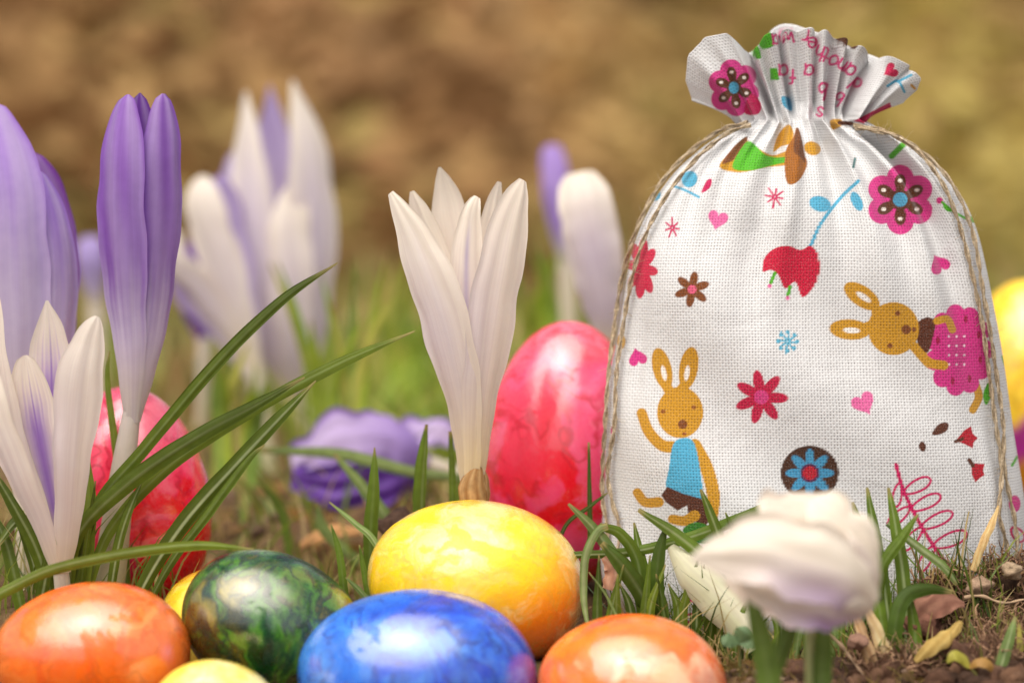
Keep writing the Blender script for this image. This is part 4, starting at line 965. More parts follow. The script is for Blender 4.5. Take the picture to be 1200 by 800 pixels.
for k, (pts_, hw_) in enumerate([([(556, 640, -.3), (555, 595, -.4), (554, 570, -.42), (557, 553, -.36), (564, 536, -.28)], [17, 18, 16, 10, 1]), ([(556, 640, -.2), (563, 590, -.25), (567, 565, -.2), (568, 552, -.1)], [10, 10, 7, 1])]):
    V, F, u, v = blade_geo(Y3(pts_, Y0), hw_, 0.1, 1.2, 24, 11, 0, 0.12, k)
    mesh_obj('sheath', V, F, M_DRY, cr, col=mixc((0.3, 0.15, 0.05), (0.5, 0.32, 0.15), 0.5 + 0.5 * np.sin(v * 11 + u * 5)), uv=np.stack([u, v], 1))

# white and violet crocus at far left with its long leaves
Y0 = 0.0
cr = thing('crocus', 'white crocus with a violet plume inside, at the far left among long green leaves', 'crocus', at(70, 700, Y0 + 1.2), 'crocus flowers')
petal(cr, Y3([(72, 668, 0), (70, 600, .5), (62, 500, 1.0), (60, 425, 1.1), (58, 385, 1.05), (55, 352, 1.0)], Y0), [8, 16, 28, 26, 17, 1.5], col_feather, 0.1, -0.5, 1, rounded=False)
petal(cr, Y3([(70, 668, 0), (63, 600, .1), (51, 540, .2), (38, 470, .2), (30, 416, .1)], Y0), [8, 18, 25, 25, 5], col_feather, -0.2, -0.55, 2)
petal(cr, Y3([(70, 668, 0), (50, 600, .1), (20, 500, .4), (4, 420, .5), (-3, 342, .6)], Y0), [8, 16, 22, 16, 1.5], col_white(.2), -0.9, 0.6, 3)
petal(cr, Y3([(68, 670, -.1), (48, 610, -.5), (22, 550, -.9), (-8, 470, -1.0), (-22, 400, -.7)], Y0), [9, 15, 19, 22, 2], col_white(.3, .0, .3, 1), -0.4, 0.8, 4)
petal(cr, Y3([(74, 670, -.1), (80, 610, -.5), (84, 540, -.9), (92, 450, -1.0), (102, 402, -.85), (110, 380, -.75), (114, 371, -.7)], Y0), [9, 16, 22, 29, 20, 11, 3], col_white(.4, .1, .2, 2), 0.4, 0.6, 5, rounded=False)
stem(cr, Y3([(76, 760, .9), (75, 710, .4), (71, 664)], Y0), [10, 10, 9])
LL = [([(88, 690, .6), (112, 596, .5), (170, 525, .3), (250, 430, 0), (330, 352, -.2), (396, 308, -.3)], [7, 8, 9, 9, 7, 1], 0.25, LG),
      ([(80, 690, .3), (92, 625, .2), (150, 566, .1), (230, 512, -.1), (300, 474, -.2), (357, 442, -.2)], [7, 10, 12, 11, 8, 1], 0.35, LG),
      ([(100, 700, .8), (130, 620, .8), (200, 545, .6), (300, 478, .4), (400, 425, .4), (486, 388, .4)], [6, 8, 9, 9, 8, 1], 0.2, LG2),
      ([(150, 730, .5), (172, 678, .4), (215, 612, .3), (270, 550, .2), (325, 492, .2), (370, 446, .3)], [7, 10, 12, 11, 9, 1], 1.0, LG),
      ([(168, 720, -.3), (200, 660, -.3), (245, 600, -.3), (290, 540, -.3), (310, 521, -.3)], [4, 6, 7, 5, 1], 0.2, LG),
      ([(85, 740, .6), (98, 650, .6), (103, 580, .6), (97, 505, .7)], [12, 15, 12, 1], 0.15, LG2),
      ([(96, 680, .4), (104, 620, .2), (112, 563, .1)], [4, 4, 1], 0.1, LG),
      ([(66, 720, .5), (45, 650, .4), (20, 600, .4), (-6, 556, .5)], [9, 10, 9, 5], 0.5, LG),
      ([(55, 720, .9), (38, 650, .9), (22, 610, .8), (-4, 640, .6)], [7, 9, 8, 3], 0.8, LG),
      ([(40, 740, .2), (52, 680, .1), (60, 640, .1), (70, 600, .3)], [7, 9, 6, 1], 0.6, LG),
      ([(-10, 600, 1), (8, 640, .9), (22, 700, .8), (30, 740, .8)], [6, 9, 9, 6], 0.3, LG),
      ([(125, 720, .5), (138, 640, .4), (152, 595, .4), (168, 560, .5)], [6, 7, 6, 1], 0.8, LG)]
for i, (p_, h_, st_, tn) in enumerate(LL): leaf(cr, Y3(p_, Y0), h_, tn, st_, yaw=0.15 * math.sin(i * 2.3), fold=0.45, seed=i, off=0.15 * math.sin(i * 3))
cr2 = thing('loose_leaf', 'long arching crocus leaf lying across the top of the left orange egg', 'leaf', at(-10, 702, -2.4))
leaf(cr2, Y3([(-14, 703), (60, 668), (150, 648), (230, 639), (298, 643)], -2.4), [8, 8, 8, 7, 1], LG2, 0.35, fold=0.5, seed=3, off=-0.2)

# closed purple crocus
Y0 = 1.9
cr = thing('crocus', 'closed deep purple crocus on a pale stem, tallest flower at left', 'crocus', at(126, 700, Y0 - .2), 'crocus flowers')
cp = col_purple(0.52, 0.2)
petal(cr, Y3([(154, 490, 0), (160, 400, .4), (163, 300, .7), (165, 200, .6), (164, 109, .3)], Y0), [8, 20, 30, 24, 1.5], col_purple(.4, .1, DPUR), 0, -0.6, 1, .03)
petal(cr, Y3([(153, 490, 0), (150, 400, 0), (136, 300, .2), (131, 200, .2), (152, 112, .1)], Y0), [8, 18, 22, 20, 2], cp, -1.0, 0.9, 2, .03)
petal(cr, Y3([(157, 490, 0), (178, 400, 0), (188, 300, .2), (192, 210, .2), (193, 110, .1)], Y0), [8, 18, 24, 24, 2], cp, 1.0, 0.9, 3, .03)
petal(cr, Y3([(154, 494, -.1), (152, 400, -.5), (147, 300, -.8), (145, 200, -.75), (150, 111, -.3)], Y0), [9, 22, 31, 29, 4], cp, -0.35, 0.85, 4, .04)
petal(cr, Y3([(156, 494, -.1), (170, 400, -.4), (180, 300, -.6), (187, 200, -.55), (191, 110, -.2)], Y0), [9, 22, 28, 25, 3], cp, 0.45, 0.85, 5, .04)
stem(cr, Y3([(122, 720, -.2), (130, 660, -.2), (143, 560, -.1), (153, 492, 0), (156, 470, 0)], Y0), [20, 19, 15, 11, 10], (0.62, 0.58, 0.32), (0.72, 0.66, 0.62))
leaf(cr, Y3([(150, 700, -.3), (140, 560, -.2), (126, 450, 0), (128, 411, 0)], Y0 + 1.2), [5, 6, 4, 1], LG2, 0.2, seed=4)

# big pale purple crocus cut by the left edge
Y0 = 4.2
cr = thing('crocus', 'large lilac crocus cut off by the left edge, purple at its tips', 'crocus', at(30, 680, Y0), 'crocus flowers')
cp2 = col_purple(0.95, 0.35, np.array((0.36, 0.2, 0.66)), np.array((0.66, 0.58, 0.76)), 0.3)
petal(cr, Y3([(28, 560, 0), (38, 460, .4), (48, 360, .9), (48, 260, .8), (38, 178, .4)], Y0), [12, 30, 43, 36, 2], col_purple(.55, .3, np.array((0.28, 0.08, 0.5))), 0.5, 0.8, 1, .03)
petal(cr, Y3([(24, 560, 0), (-10, 460, .2), (-30, 350, .4), (-30, 240, .4), (-10, 130, .2)], Y0), [12, 30, 40, 34, 2], cp2, -0.8, .7, 2, .03)
petal(cr, Y3([(30, 560, -.1), (50, 460, -.6), (62, 370, -.9), (60, 280, -.9), (46, 200, -.4)], Y0), [12, 24, 29, 25, 2], cp2, 0.6, .8, 3, .04)
petal(cr, Y3([(26, 560, -.1), (20, 460, -.8), (12, 340, -1.2), (8, 230, -1.1), (-6, 121, -.4)], Y0), [12, 36, 48, 44, 3], cp2, 0, .8, 4, .04)
stem(cr, Y3([(34, 700), (32, 620), (27, 550)], Y0), [14, 14, 13])

# blurred pale group in the middle distance
Y0 = 28
A = thing('crocus', 'tall blurred white crocus with lilac tips, centre of the pale group in the middle distance', 'crocus', at(350, 560, Y0), 'crocus flowers')
petal(A, Y3([(340, 470, 0), (330, 380, .6), (325, 280, 1), (322, 180, .8), (316, 100, .4)], Y0), [10, 30, 38, 26, 1], col_purple(.95, .35, np.array((0.45, 0.34, 0.72)), LAV * 1.2), 0, -.6, 1, rounded=False)
petal(A, Y3([(345, 470, -.2), (360, 380, -.6), (364, 280, -.8), (360, 180, -.7), (343, 94, -.3)], Y0), [12, 26, 31, 25, 2], col_white(.7, .3, .6), .5, .6, 2, rounded=False)
petal(A, Y3([(340, 470, -.2), (315, 380, -.6), (298, 280, -.8), (294, 190, -.7), (288, 108, -.3)], Y0), [12, 26, 32, 24, 2], col_white(.8, .3, .6), -.5, .6, 3, rounded=False)
petal(A, Y3([(342, 470, 0), (300, 380, .2), (280, 300, .2), (272, 230, .2), (274, 178, .1)], Y0), [10, 20, 22, 18, 3], col_purple(.9, .3, np.array((0.56, 0.47, 0.74)), LAV * 1.3), -.8, .6, 4)
petal(A, Y3([(346, 470, -.3), (345, 400, -1.1), (342, 330, -1.4), (340, 270, -1.3), (344, 218, -1.0)], Y0), [10, 20, 25, 22, 5], col_white(.5, .2, .5), .1, .6, 5)
stem(A, Y3([(378, 600, 0), (372, 520, 0), (345, 455, 0)], Y0), [13, 13, 12], (0.72, 0.66, 0.34), (0.78, 0.72, 0.55))
B = thing('crocus', 'blurred white and lilac crocus leaning left, beside the tall white one in the middle distance', 'crocus', at(310, 560, Y0 - 2), 'crocus flowers')
for i, (tx, ty, w_, yw, cf) in enumerate([(236, 206, 26, -.3, col_white(.3)), (206, 268, 24, -.8, col_white(.5)), (256, 206, 22, .5, col_purple(.9, .2, np.array((0.45, 0.33, 0.7)), LAV * 1.2)), (214, 300, 20, -.4, col_purple(.8, .3, np.array((0.5, 0.38, 0.7))))]):
    mx_, my_ = 300 + (tx - 300) * .55, 440 + (ty - 440) * .55
    petal(B, Y3([(300, 446, 0), (mx_, my_ + 6, -.3 + .3 * i), (tx + 6, ty + 40, -.3 + .3 * i), (tx, ty, 0)], Y0 - 2), [10, w_, w_ * .9, 5], cf, yw, .7, i)
stem(B, Y3([(318, 600, 0), (312, 520, 0), (298, 430, 0)], Y0 - 2), [10, 10, 11], (0.6, 0.58, 0.3), (0.8, 0.74, 0.6))
D = thing('crocus', 'small dark violet crocus bud behind the left-leaning white one', 'crocus', at(232, 470, Y0 + 4), 'crocus flowers')
petal(D, Y3([(240, 400, 0), (226, 350, -.3), (216, 315, -.3), (208, 288, 0)], Y0 + 4), [8, 18, 16, 3], lambda u, v: np.tile((0.2, 0.06, 0.42), (len(u), 1)), 0, .9, 1)
petal(D, Y3([(240, 400, 0), (232, 350, .3), (226, 315, .3), (224, 282, 0)], Y0 + 4), [8, 18, 16, 3], lambda u, v: np.tile((0.24, 0.08, 0.46), (len(u), 1)), 0.4, -.9, 2)
stem(D, Y3([(236, 500, 0), (240, 395, 0)], Y0 + 4), [7, 8])
def bud(label, pts, hw, Y, cf, st):
    b = thing('crocus', label, 'crocus', at(st[0][0], st[0][1], Y), 'crocus flowers')
    for i, (yw, dy, dx, k) in enumerate([(-.9, .2, -.2, .8), (.9, .2, .2, .8), (0, .4, 0, -.8), (-.1, -.5, 0, .9)]):
        p_ = [(x + dx * h, y, (dy * h * cpp(Y) * 2.0)) for (x, y), h in zip(pts, hw)]
        petal(b, Y3(p_, Y), [h * .88 for h in hw], cf, yw, k, i + 3, .03)
    stem(b, Y3([(x, y, 0) for x, y in st], Y), [hw[0]] * len(st))
    return b
bud('blurred plump white crocus bud leaning behind the red egg beside the bag', [(712, 400), (706, 350), (696, 290), (686, 240), (678, 203)], [14, 28, 36, 33, 12], 17, col_white(.75, 0, .6), [(716, 500), (712, 395)])
bud('blurred slender purple bud behind the plump white one', [(664, 300), (658, 260), (652, 215), (646, 170)], [10, 17, 19, 7], 34, col_purple(.3, .02, np.array((0.42, 0.26, 0.72))), [(668, 420), (664, 295)])
bud('tiny far blurred lilac bud between the two purple crocuses at left', [(112, 350), (108, 325), (106, 300), (105, 278)], [10, 16, 18, 8], 36, col_purple(.5, .02, np.array((0.4, 0.3, 0.66))), [(116, 460), (112, 345)])
# fallen purple crocus
Y0 = 17
cr = thing('crocus', 'fallen blurred purple crocus lying on the ground behind the yellow egg', 'crocus', at(430, 600, Y0), 'crocus flowers')
dk = lambda u, v: mixc(np.tile((0.24, 0.11, 0.52), (len(u), 1)), (0.13, 0.04, 0.34), np.abs(np.sin(v * 4 + u * 3)))
pl_ = lambda u, v: mixc((0.6, 0.48, 0.74), (0.27, 0.14, 0.56), np.clip(np.maximum(np.abs(v) ** 3, 1 - u * 1.4), 0, 1) * .9)
petal(cr, Y3([(500, 540, 0), (465, 522, -.6), (400, 518, -1.0), (346, 545, -.5)], Y0), [12, 32, 35, 18], pl_, 0, .9, 1, n0=(0.0, -0.75, 0.65), ruff=.16, crease=.13, rounded=False)
petal(cr, Y3([(500, 545, 0), (450, 560, -1.0), (390, 566, -1.3), (345, 558, -.8)], Y0), [12, 27, 26, 14], dk, 0, .8, 2, n0=(0, -1, 0.1), ruff=.16, crease=.13, rounded=False)
petal(cr, Y3([(500, 545, .3), (450, 575, .5), (410, 592, .4), (372, 600, .2)], Y0), [12, 22, 23, 12], dk, 0, .6, 3, n0=(0, -1, -0.4), ruff=.16, crease=.13, rounded=False)
petal(cr, Y3([(495, 545, .3), (450, 530, .9), (400, 530, 1.1), (352, 550, .9)], Y0), [12, 28, 30, 5], dk, 0, .8, 4, n0=(0, 0.8, 0.6), ruff=.16, crease=.13, rounded=False)
petal(cr, Y3([(440, 545, .6), (475, 516, .6), (510, 510, .6), (540, 522, .6)], Y0), [12, 22, 22, 5], pl_, 0, .8, 5, n0=(0, -.7, .7), ruff=.16, crease=.13, rounded=False)
petal(cr, Y3([(420, 570, -.6), (400, 590, -.6), (385, 602, -.6)], Y0), [12, 14, 5], dk, 0, .6, 6, n0=(0, -1, 0), ruff=.16, crease=.13, rounded=False)
stem(cr, Y3([(560, 566, .5), (530, 552, .3), (498, 543, .1)], Y0), [9, 9, 11])
# nodding white crocus in the foreground
Y0 = -9.5
cr = thing('crocus', 'out-of-focus white and lilac crocus drooping in the foreground before the bag', 'crocus', at(948, 830, Y0), 'crocus flowers')
cw = lambda pu: (lambda u, v: mixc(mixc(WHT * 1.05, WHT, u), np.array((0.48, 0.34, 0.58)), pu * np.exp(-((u - .35) / .3) ** 2) * sm(-v, -0.2, 0.8)))
petal(cr, Y3([(1018, 702, .3), (985, 650, .8), (940, 615, .8), (888, 598, .4)], Y0), [14, 38, 40, 12], cw(.1), 0, .7, 1, n0=(0, -.6, .8), ruff=.12, crease=.10)
petal(cr, Y3([(1020, 706, .3), (1004, 650, .2), (975, 612, .2), (948, 586, .3)], Y0), [14, 30, 34, 8], cw(.1), 0, .8, 2, n0=(.3, -.8, .5), ruff=.12, crease=.10)
petal(cr, Y3([(1022, 704, 0), (980, 672, -.9), (900, 648, -1.2), (845, 650, -1.0), (808, 654, -.6)], Y0), [16, 44, 46, 26, 1.5], cw(.75), 0, .8, 3, n0=(0, -.9, .35), ruff=.1, crease=.08, rounded=False)
petal(cr, Y3([(1018, 712, 0), (985, 706, -.8), (930, 695, -1.0), (868, 672, -.5)], Y0), [14, 32, 34, 6], cw(1.0), 0, .8, 4, n0=(.1, -1, -.2), ruff=.12, crease=.10)
petal(cr, Y3([(1012, 716, .4), (975, 700, .8), (910, 690, .9), (850, 668, .6)], Y0), [14, 30, 36, 6], cw(.5), 0, -.6, 5, n0=(0, -1, 0), ruff=.12, crease=.10)
petal(cr, Y3([(1018, 706, .5), (1020, 670, .3), (1000, 630, .2), (965, 600, .4)], Y0), [14, 22, 26, 6], cw(.3), 0, .8, 6, n0=(.8, -.6, .3), ruff=.12, crease=.10)
stem(cr, Y3([(950, 850, 1.0), (948, 790, 1.0), (952, 735, .9), (985, 705, .6), (1016, 704, .3)], Y0), [4.5, 4.5, 5, 7, 11], (0.36, 0.42, 0.14), (0.66, 0.66, 0.4))
for p_, h_ in (([(905, 860, .4), (900, 790, .3), (888, 730, .2), (874, 682, .2)], [16, 17, 13, 1.5]), ([(965, 860, 1.0), (962, 800, 1.2), (965, 745, 1.2), (958, 700, 1.2)], [15, 15, 12, 2]), ([(880, 860, 1.4), (905, 790, 1.4), (925, 740, 1.4), (930, 700, 1.4)], [12, 12, 11, 3])):
    leaf(cr, Y3(p_, Y0), h_, (0.10, 0.16, 0.03), 0.15, seed=int(p_[0][0]))

# pale fallen flower tube in front of the bag
pt = thing('flower_tube', 'pale cream withered crocus tube slanting across the grass before the bag', 'flower tube', at(884, 752, -1.8))
V, F, u, v = blade_geo([(786, 640, -.6), (812, 672, -.9), (845, 706, -1.2), (872, 735, -1.5), (886, 762, -1.8)], [5, 20, 24, 20, 12], 0, 1.1, 44, 17, 0, .05, 2, n0=(-.3, -.8, .5))
mesh_obj('tube_wall', V, F, M_PETAL, pt, col=mixc((0.78, 0.74, 0.56), (0.66, 0.68, 0.42), np.clip(.5 + .5 * np.sin(v * 5) * u, 0, 1)), uv=np.stack([u, v], 1))
V, F, u, v = blade_geo([(786, 640, -.5), (815, 668, -.3), (850, 700, -.6), (884, 750, -1.4)], [5, 16, 18, 12], 0, 1.0, 34, 13, 0, .05, 5, n0=(.3, .8, .5))
mesh_obj('tube_wall', V, F, M_PETAL, pt, col=np.tile((0.6, 0.58, 0.4), (len(V), 1)), uv=np.stack([u, v], 1))

# ------------------------------------------------------------------ tufts of grass and crocus leaves, blade by blade
def tuft(name, label, cat, base, blades, group=None):
    t_ = thing(name, label, cat, at(*base), group)
    for i, b in enumerate(blades):
        p_, h_, tn, st_ = b[:4]; kw = b[4] if len(b) > 4 else {}
        leaf(t_, p_, h_, tn, st_, yaw=kw.get('yaw', 0.2 * math.sin(i * 1.9)), fold=kw.get('fold', .5), seed=i + len(blades), name='blade', off=kw.get('off', 0), nu=30, sw=kw.get('sw', .17))
    return t_
DG, MG, SG = (0.045, 0.08, 0.008), (0.09, 0.145, 0.014), (0.15, 0.22, 0.06)
G = 'grass tufts between the eggs and the bag'
tuft('grass_tuft', 'two upright dark green blades standing behind the green and yellow eggs', 'grass', (440, 690, 2.4),
     [([(434, 700, 2.4), (434, 630, 2.3), (438, 570, 2.2), (439, 524, 2.2)], [7, 10, 8, 1], MG, .15), ([(492, 630, 3.0), (491, 585, 3.0), (494, 540, 3.0), (500, 497, 3.0)], [7, 9, 8, 2], MG, .3, {'off': .4}),
      ([(530, 640, 4), (530, 560, 4), (528, 505, 4)], [4, 5, 3], MG, .2)], G)
tuft('grass_tuft', 'low tuft of short blades against the right end of the green egg', 'grass', (430, 705, .8),
     [([(468, 700, .8), (440, 636, .9), (415, 612, 1.0), (386, 588, 1.1)], [3, 5, 4, 1], SG, .9), ([(404, 700, .8), (398, 650, .8), (388, 614, .8)], [6, 5, 1], MG, .1), ([(432, 700, .6), (426, 665, .6), (421, 638, .6)], [5, 4, 1], MG, .1),
      ([(440, 712, .5), (420, 690, .5), (405, 676, .5)], [4, 4, 1], SG, .7)], G)
tuft('grass_tuft', 'pale blurred blades bending before the fallen purple crocus', 'grass', (470, 640, 8),
     [([(480, 660, 8), (455, 610, 8), (425, 570, 8), (392, 532, 8)], [7, 9, 8, 3], SG, .7), ([(540, 560, 11), (480, 552, 11), (400, 532, 11), (305, 527, 11)], [6, 8, 8, 4], SG, .5), ([(420, 660, 9), (380, 620, 9), (372, 590, 9)], [7, 8, 2], SG, .3), ([(340, 660, 10), (330, 600, 10), (300, 560, 10)], [5, 6, 1], MG, .2)], G)
tuft('grass_tuft', 'thin dark blade standing in front of the right red egg', 'grass', (692, 640, 2.6), [([(692, 650, 2.6), (691, 590, 2.6), (690, 518, 2.6)], [4, 3.5, 1.5], DG, .1), ([(650, 650, 2), (664, 614, 2), (690, 594, 2), (712, 577, 2)], [3, 3, 3, 1], DG, .3)], G)
tuft('grass_tuft', 'striped tuft with a drooping blade beside the right side of the yellow egg', 'grass', (750, 720, -.4),
     [([(775, 735, -.4), (740, 682, -.6), (700, 624, -.8), (666, 590, -.9)], [6, 9, 8, 2], SG, .9), ([(690, 740, -1.2), (684, 700, -1.1), (686, 652, -1.0), (700, 622, -.9), (712, 616, -.8)], [2, 5, 6, 6, 5], SG, .6, {'sw': .5}),
      ([(752, 720, -.5), (748, 660, -.5), (728, 626, -.6), (702, 616, -.7)], [7, 9, 8, 5], MG, .3), ([(770, 730, -.8), (752, 695, -.9), (728, 660, -1.0), (705, 636, -1.0)], [11, 13, 12, 4], DG, .25),
      ([(768, 725, -.3), (760, 690, -.3), (750, 650, -.3), (743, 612, -.3)], [7, 8, 7, 1.5], MG, 1.0), ([(776, 730, -.7), (770, 690, -.7), (772, 650, -.7), (782, 612, -.7)], [9, 10, 9, 1.5], DG, .15),
      ([(740, 760, -1.2), (712, 700, -1.2), (690, 670, -1.2)], [2, 2, 1], SG, .6)], G)
tuft('grass_tuft', 'long striped blades crossing low over the front of the bag', 'grass', (850, 700, -.6),
     [([(672, 650, -.3), (740, 646, -.3), (815, 627, -.4), (905, 592, -.5)], [5, 7, 8, 8], MG, .9), ([(870, 700, -.8), (835, 662, -.8), (795, 628, -.8), (748, 597, -.8)], [7, 9, 9, 3], MG, .9),
      ([(866, 700, -.9), (850, 650, -.9), (834, 605, -.9), (821, 573, -.9)], [7, 8, 7, 2], MG, .8), ([(868, 640, -.6), (858, 618, -.6), (850, 600, -.6)], [5, 4, 1], MG, .2), ([(905, 600, -.5), (870, 610, -.5), (835, 622, -.5)], [6, 6, 3], MG, .6)], G)
tuft('grass_tuft', 'upright striped crocus leaves standing right of the foreground white flower', 'leaves', (1045, 760, -1.8),
     [([(1040, 770, -2), (1026, 690, -1.8), (1012, 630, -1.7), (999, 588, -1.6)], [8, 9, 9, 2], MG, .2), ([(1046, 770, -1.9), (1036, 690, -1.7), (1024, 620, -1.6), (1016, 571, -1.5)], [8, 9, 8, 2], MG, .9),
      ([(1062, 770, -1.9), (1060, 690, -1.7), (1050, 620, -1.6), (1041, 571, -1.5)], [9, 10, 8, 2], MG, .8), ([(1030, 700, -1.9), (1035, 662, -2.0), (1055, 632, -2.0), (1076, 602, -2.0)], [6, 8, 8, 1.5], MG, .15),
      ([(1040, 612, -1.4), (1075, 640, -1.2), (1104, 662, -1.0), (1122, 684, -.9)], [5, 6, 6, 4], SG, 1.0, {'sw': .4}), ([(1050, 800, -2.6), (1048, 740, -2.6), (1060, 700, -2.5), (1085, 690, -2.4), (1116, 693, -2.3)], [9, 11, 11, 9, 3], DG, .1),
      ([(1075, 790, -2.4), (1072, 740, -2.3), (1066, 700, -2.3)], [9, 9, 4], MG, .3)], G)
tuft('grass_tuft', 'curved silvery leaf rising at the lower right corner', 'leaves', (1165, 820, -3.6), [([(1158, 840, -3.6), (1170, 790, -3.6), (1182, 750, -3.5), (1190, 722, -3.4)], [8, 9, 8, 2], SG, .9), ([(1200, 830, -3.0), (1196, 770, -3.0), (1194, 730, -3.0)], [6, 6, 2], (0.4, 0.36, 0.08), .1)], G)
tuft('grass_tuft', 'dense dark tuft hiding the lower left corner of the bag', 'grass', (740, 760, -1.0),
     [([(700 + 13 * k, 765, -1.0 + .12 * (k % 3)), (700 + 13 * k + 4 * math.sin(k * 2.1), 715, -1.0), (702 + 13 * k + 16 * math.sin(k * 1.7), 650 + 22 * ((k * 5) % 4) / 2, -1.1)], [5 + k % 3, 7, 1], (DG, MG, LG2)[k % 3], .3 + .3 * (k % 2)) for k in range(12)], G)
tuft('grass_tuft', 'fine blades at the foot of the bag between the pale tube and the foreground flower', 'grass', (900, 760, -1.6),
     [([(862 + 14 * k, 775, -1.6), (864 + 14 * k + 5 * math.sin(k * 2.7), 735, -1.6), (866 + 14 * k + 18 * math.sin(k * 1.3 + 1), 690 + 12 * (k % 3), -1.6)], [4, 5, 1], (MG, DG, SG)[k % 3], .4) for k in range(11)], G)
# tall blurred leaves among the pale group
rr = np.random.default_rng(44)
for gi, (bx, by, Y, n, lab) in enumerate([(395, 520, 21, 9, 'tall blurred leaves right of the pale crocus group'), (270, 540, 20, 8, 'blurred leaves under the left-leaning pale crocus'), (470, 470, 40, 8, 'far blurred clump of green leaves left of the white crocus'),
                                          (635, 430, 38, 8, 'far blurred bright green clump between the white crocus and the white bud'), (560, 300, 130, 6, 'very far blurred green clump above the white crocus')]):
    bl_ = []
    hh = {0: 230, 1: 140, 2: 190, 3: 150, 4: 70}[gi]
    for k in range(n):
        x0 = bx + rr.uniform(-28, 28); ln = rr.uniform(.5, 1) * hh; lean = rr.uniform(-.35, .35) * ln
        wd = rr.uniform(5, 9) * (1 if gi < 2 else .8)
        bl_.append(([(x0, by + 30, Y), (x0 + lean * .2, by - ln * .35, Y), (x0 + lean * .55, by - ln * .7, Y - .5), (x0 + lean, by - ln, Y - 1)], [wd, wd * 1.1, wd * .8, 1], [(0.28, 0.38, 0.03), (0.2, 0.32, 0.05), (0.42, 0.42, 0.08)][k % 3], .3))
    tuft('leaf_clump', lab, 'leaves', (bx, by + 30, Y), bl_)

# ------------------------------------------------------------------ small things on the soil
def stone(name, label, cat, px, py, Y, hw, hh, col, seed, rough=.5):
    c_ = at(px, py, Y); k = cpp(Y)
    V, F = rock_geo(c_, (hw * k, hw * k * .8, hh * k), seed, rough, 3)
    return tag(mesh_obj(name, V, F, M_STONE, col=np.tile(col, (len(V), 1))), label, cat)
stone('pebble', 'buff angular pebble on the mossy mound, left of the pair', 'pebble', 1148, 686, -1.0, 17, 10, (0.36, 0.24, 0.16), 3)
stone('pebble', 'pale buff pebble at the foot of the twine on the mound', 'pebble', 1186, 668, -.8, 14, 10, (0.4, 0.29, 0.19), 4)
stone('pebble', 'pinkish pebble on the soil below the foreground flower', 'pebble', 1005, 752, -3.4, 14, 9, (0.3, 0.17, 0.12), 5)
stone('soil_clod', 'dark crumbly clod of soil behind the yellow egg', 'soil clod', 470, 625, 5.0, 30, 20, (0.08, 0.045, 0.03), 6, .8)
stone('soil_clod', 'brown clod of soil at the lower right, under the dry leaf', 'soil clod', 1132, 775, -3.0, 34, 20, (0.11, 0.055, 0.035), 7, 1.1)
stone('soil_clod', 'reddish brown clod in the hollow before the bag', 'soil clod', 1078, 728, -1.4, 36, 26, (0.2, 0.09, 0.06), 8, .9)
def dry(name, label, cat, pts, hw, ca, cb, n0=(0, -.8, .6), cup=.6, seed=0, ruff=.2):
    V, F, u, v = blade_geo(pts, hw, 0, cup, 30, 13, 0.3, ruff, seed, n0)
    o_ = mesh_obj(name, V, F, M_DRY, col=mixc(ca, cb, .5 + .5 * np.sin(v * 6 + u * 9 + seed)), uv=np.stack([u, v], 1)); return tag(o_, label, cat)
dry('dry_leaf', 'yellow withered leaf slanting on the soil at the lower right', 'dead leaf', [(1072, 774, -3.4), (1092, 758, -3.4), (1112, 744, -3.3), (1127, 728, -3.2)], [3, 10, 9, 3], (0.38, 0.25, 0.07), (0.5, 0.36, 0.12))
dry('dry_leaf', 'folded brown leaf behind the arching dark leaf before the bag', 'dead leaf', [(1060, 735, -1.9), (1085, 715, -2.0), (1110, 705, -2.0), (1130, 708, -2.0)], [6, 17, 16, 5], (0.2, 0.09, 0.06), (0.3, 0.15, 0.1), seed=2)
dry('dry_leaf', 'golden dry straw leaf standing against the bag by the right twine', 'dead leaf', [(1140, 668, -.4), (1152, 636, -.4), (1164, 610, -.3), (1170, 592, -.2)], [4, 5, 4, 1], (0.62, 0.4, 0.16), (0.72, 0.54, 0.26), seed=3)
dry('dry_leaf', 'orange brown leaf lying blurred behind the green egg', 'dead leaf', [(350, 640, 10), (375, 628, 10), (400, 622, 10), (430, 622, 10)], [3, 10, 10, 3], (0.5, 0.26, 0.1), (0.56, 0.32, 0.14), seed=4)
dry('dry_leaf', 'narrow tan dry leaf under the upright striped leaves', 'dead leaf', [(1052, 800, -3.0), (1036, 760, -2.9), (1022, 725, -2.8), (1012, 698, -2.7)], [9, 9, 6, 1], (0.6, 0.42, 0.2), (0.7, 0.54, 0.3), seed=5)
dry('dry_leaf', 'second tan sheath left of the narrow one at the lower right', 'dead leaf', [(1040, 810, -3.2), (1020, 770, -3.2), (1008, 735, -3.1), (1002, 712, -3.1)], [8, 8, 6, 1], (0.5, 0.3, 0.14), (0.64, 0.44, 0.24), seed=6)
dry('dry_leaf', 'rusty dry scrap between the yellow egg and the bag', 'dead leaf', [(712, 690, -.8), (718, 668, -.8), (708, 652, -.8)], [7, 10, 4], (0.5, 0.26, 0.16), (0.6, 0.36, 0.24), seed=7)
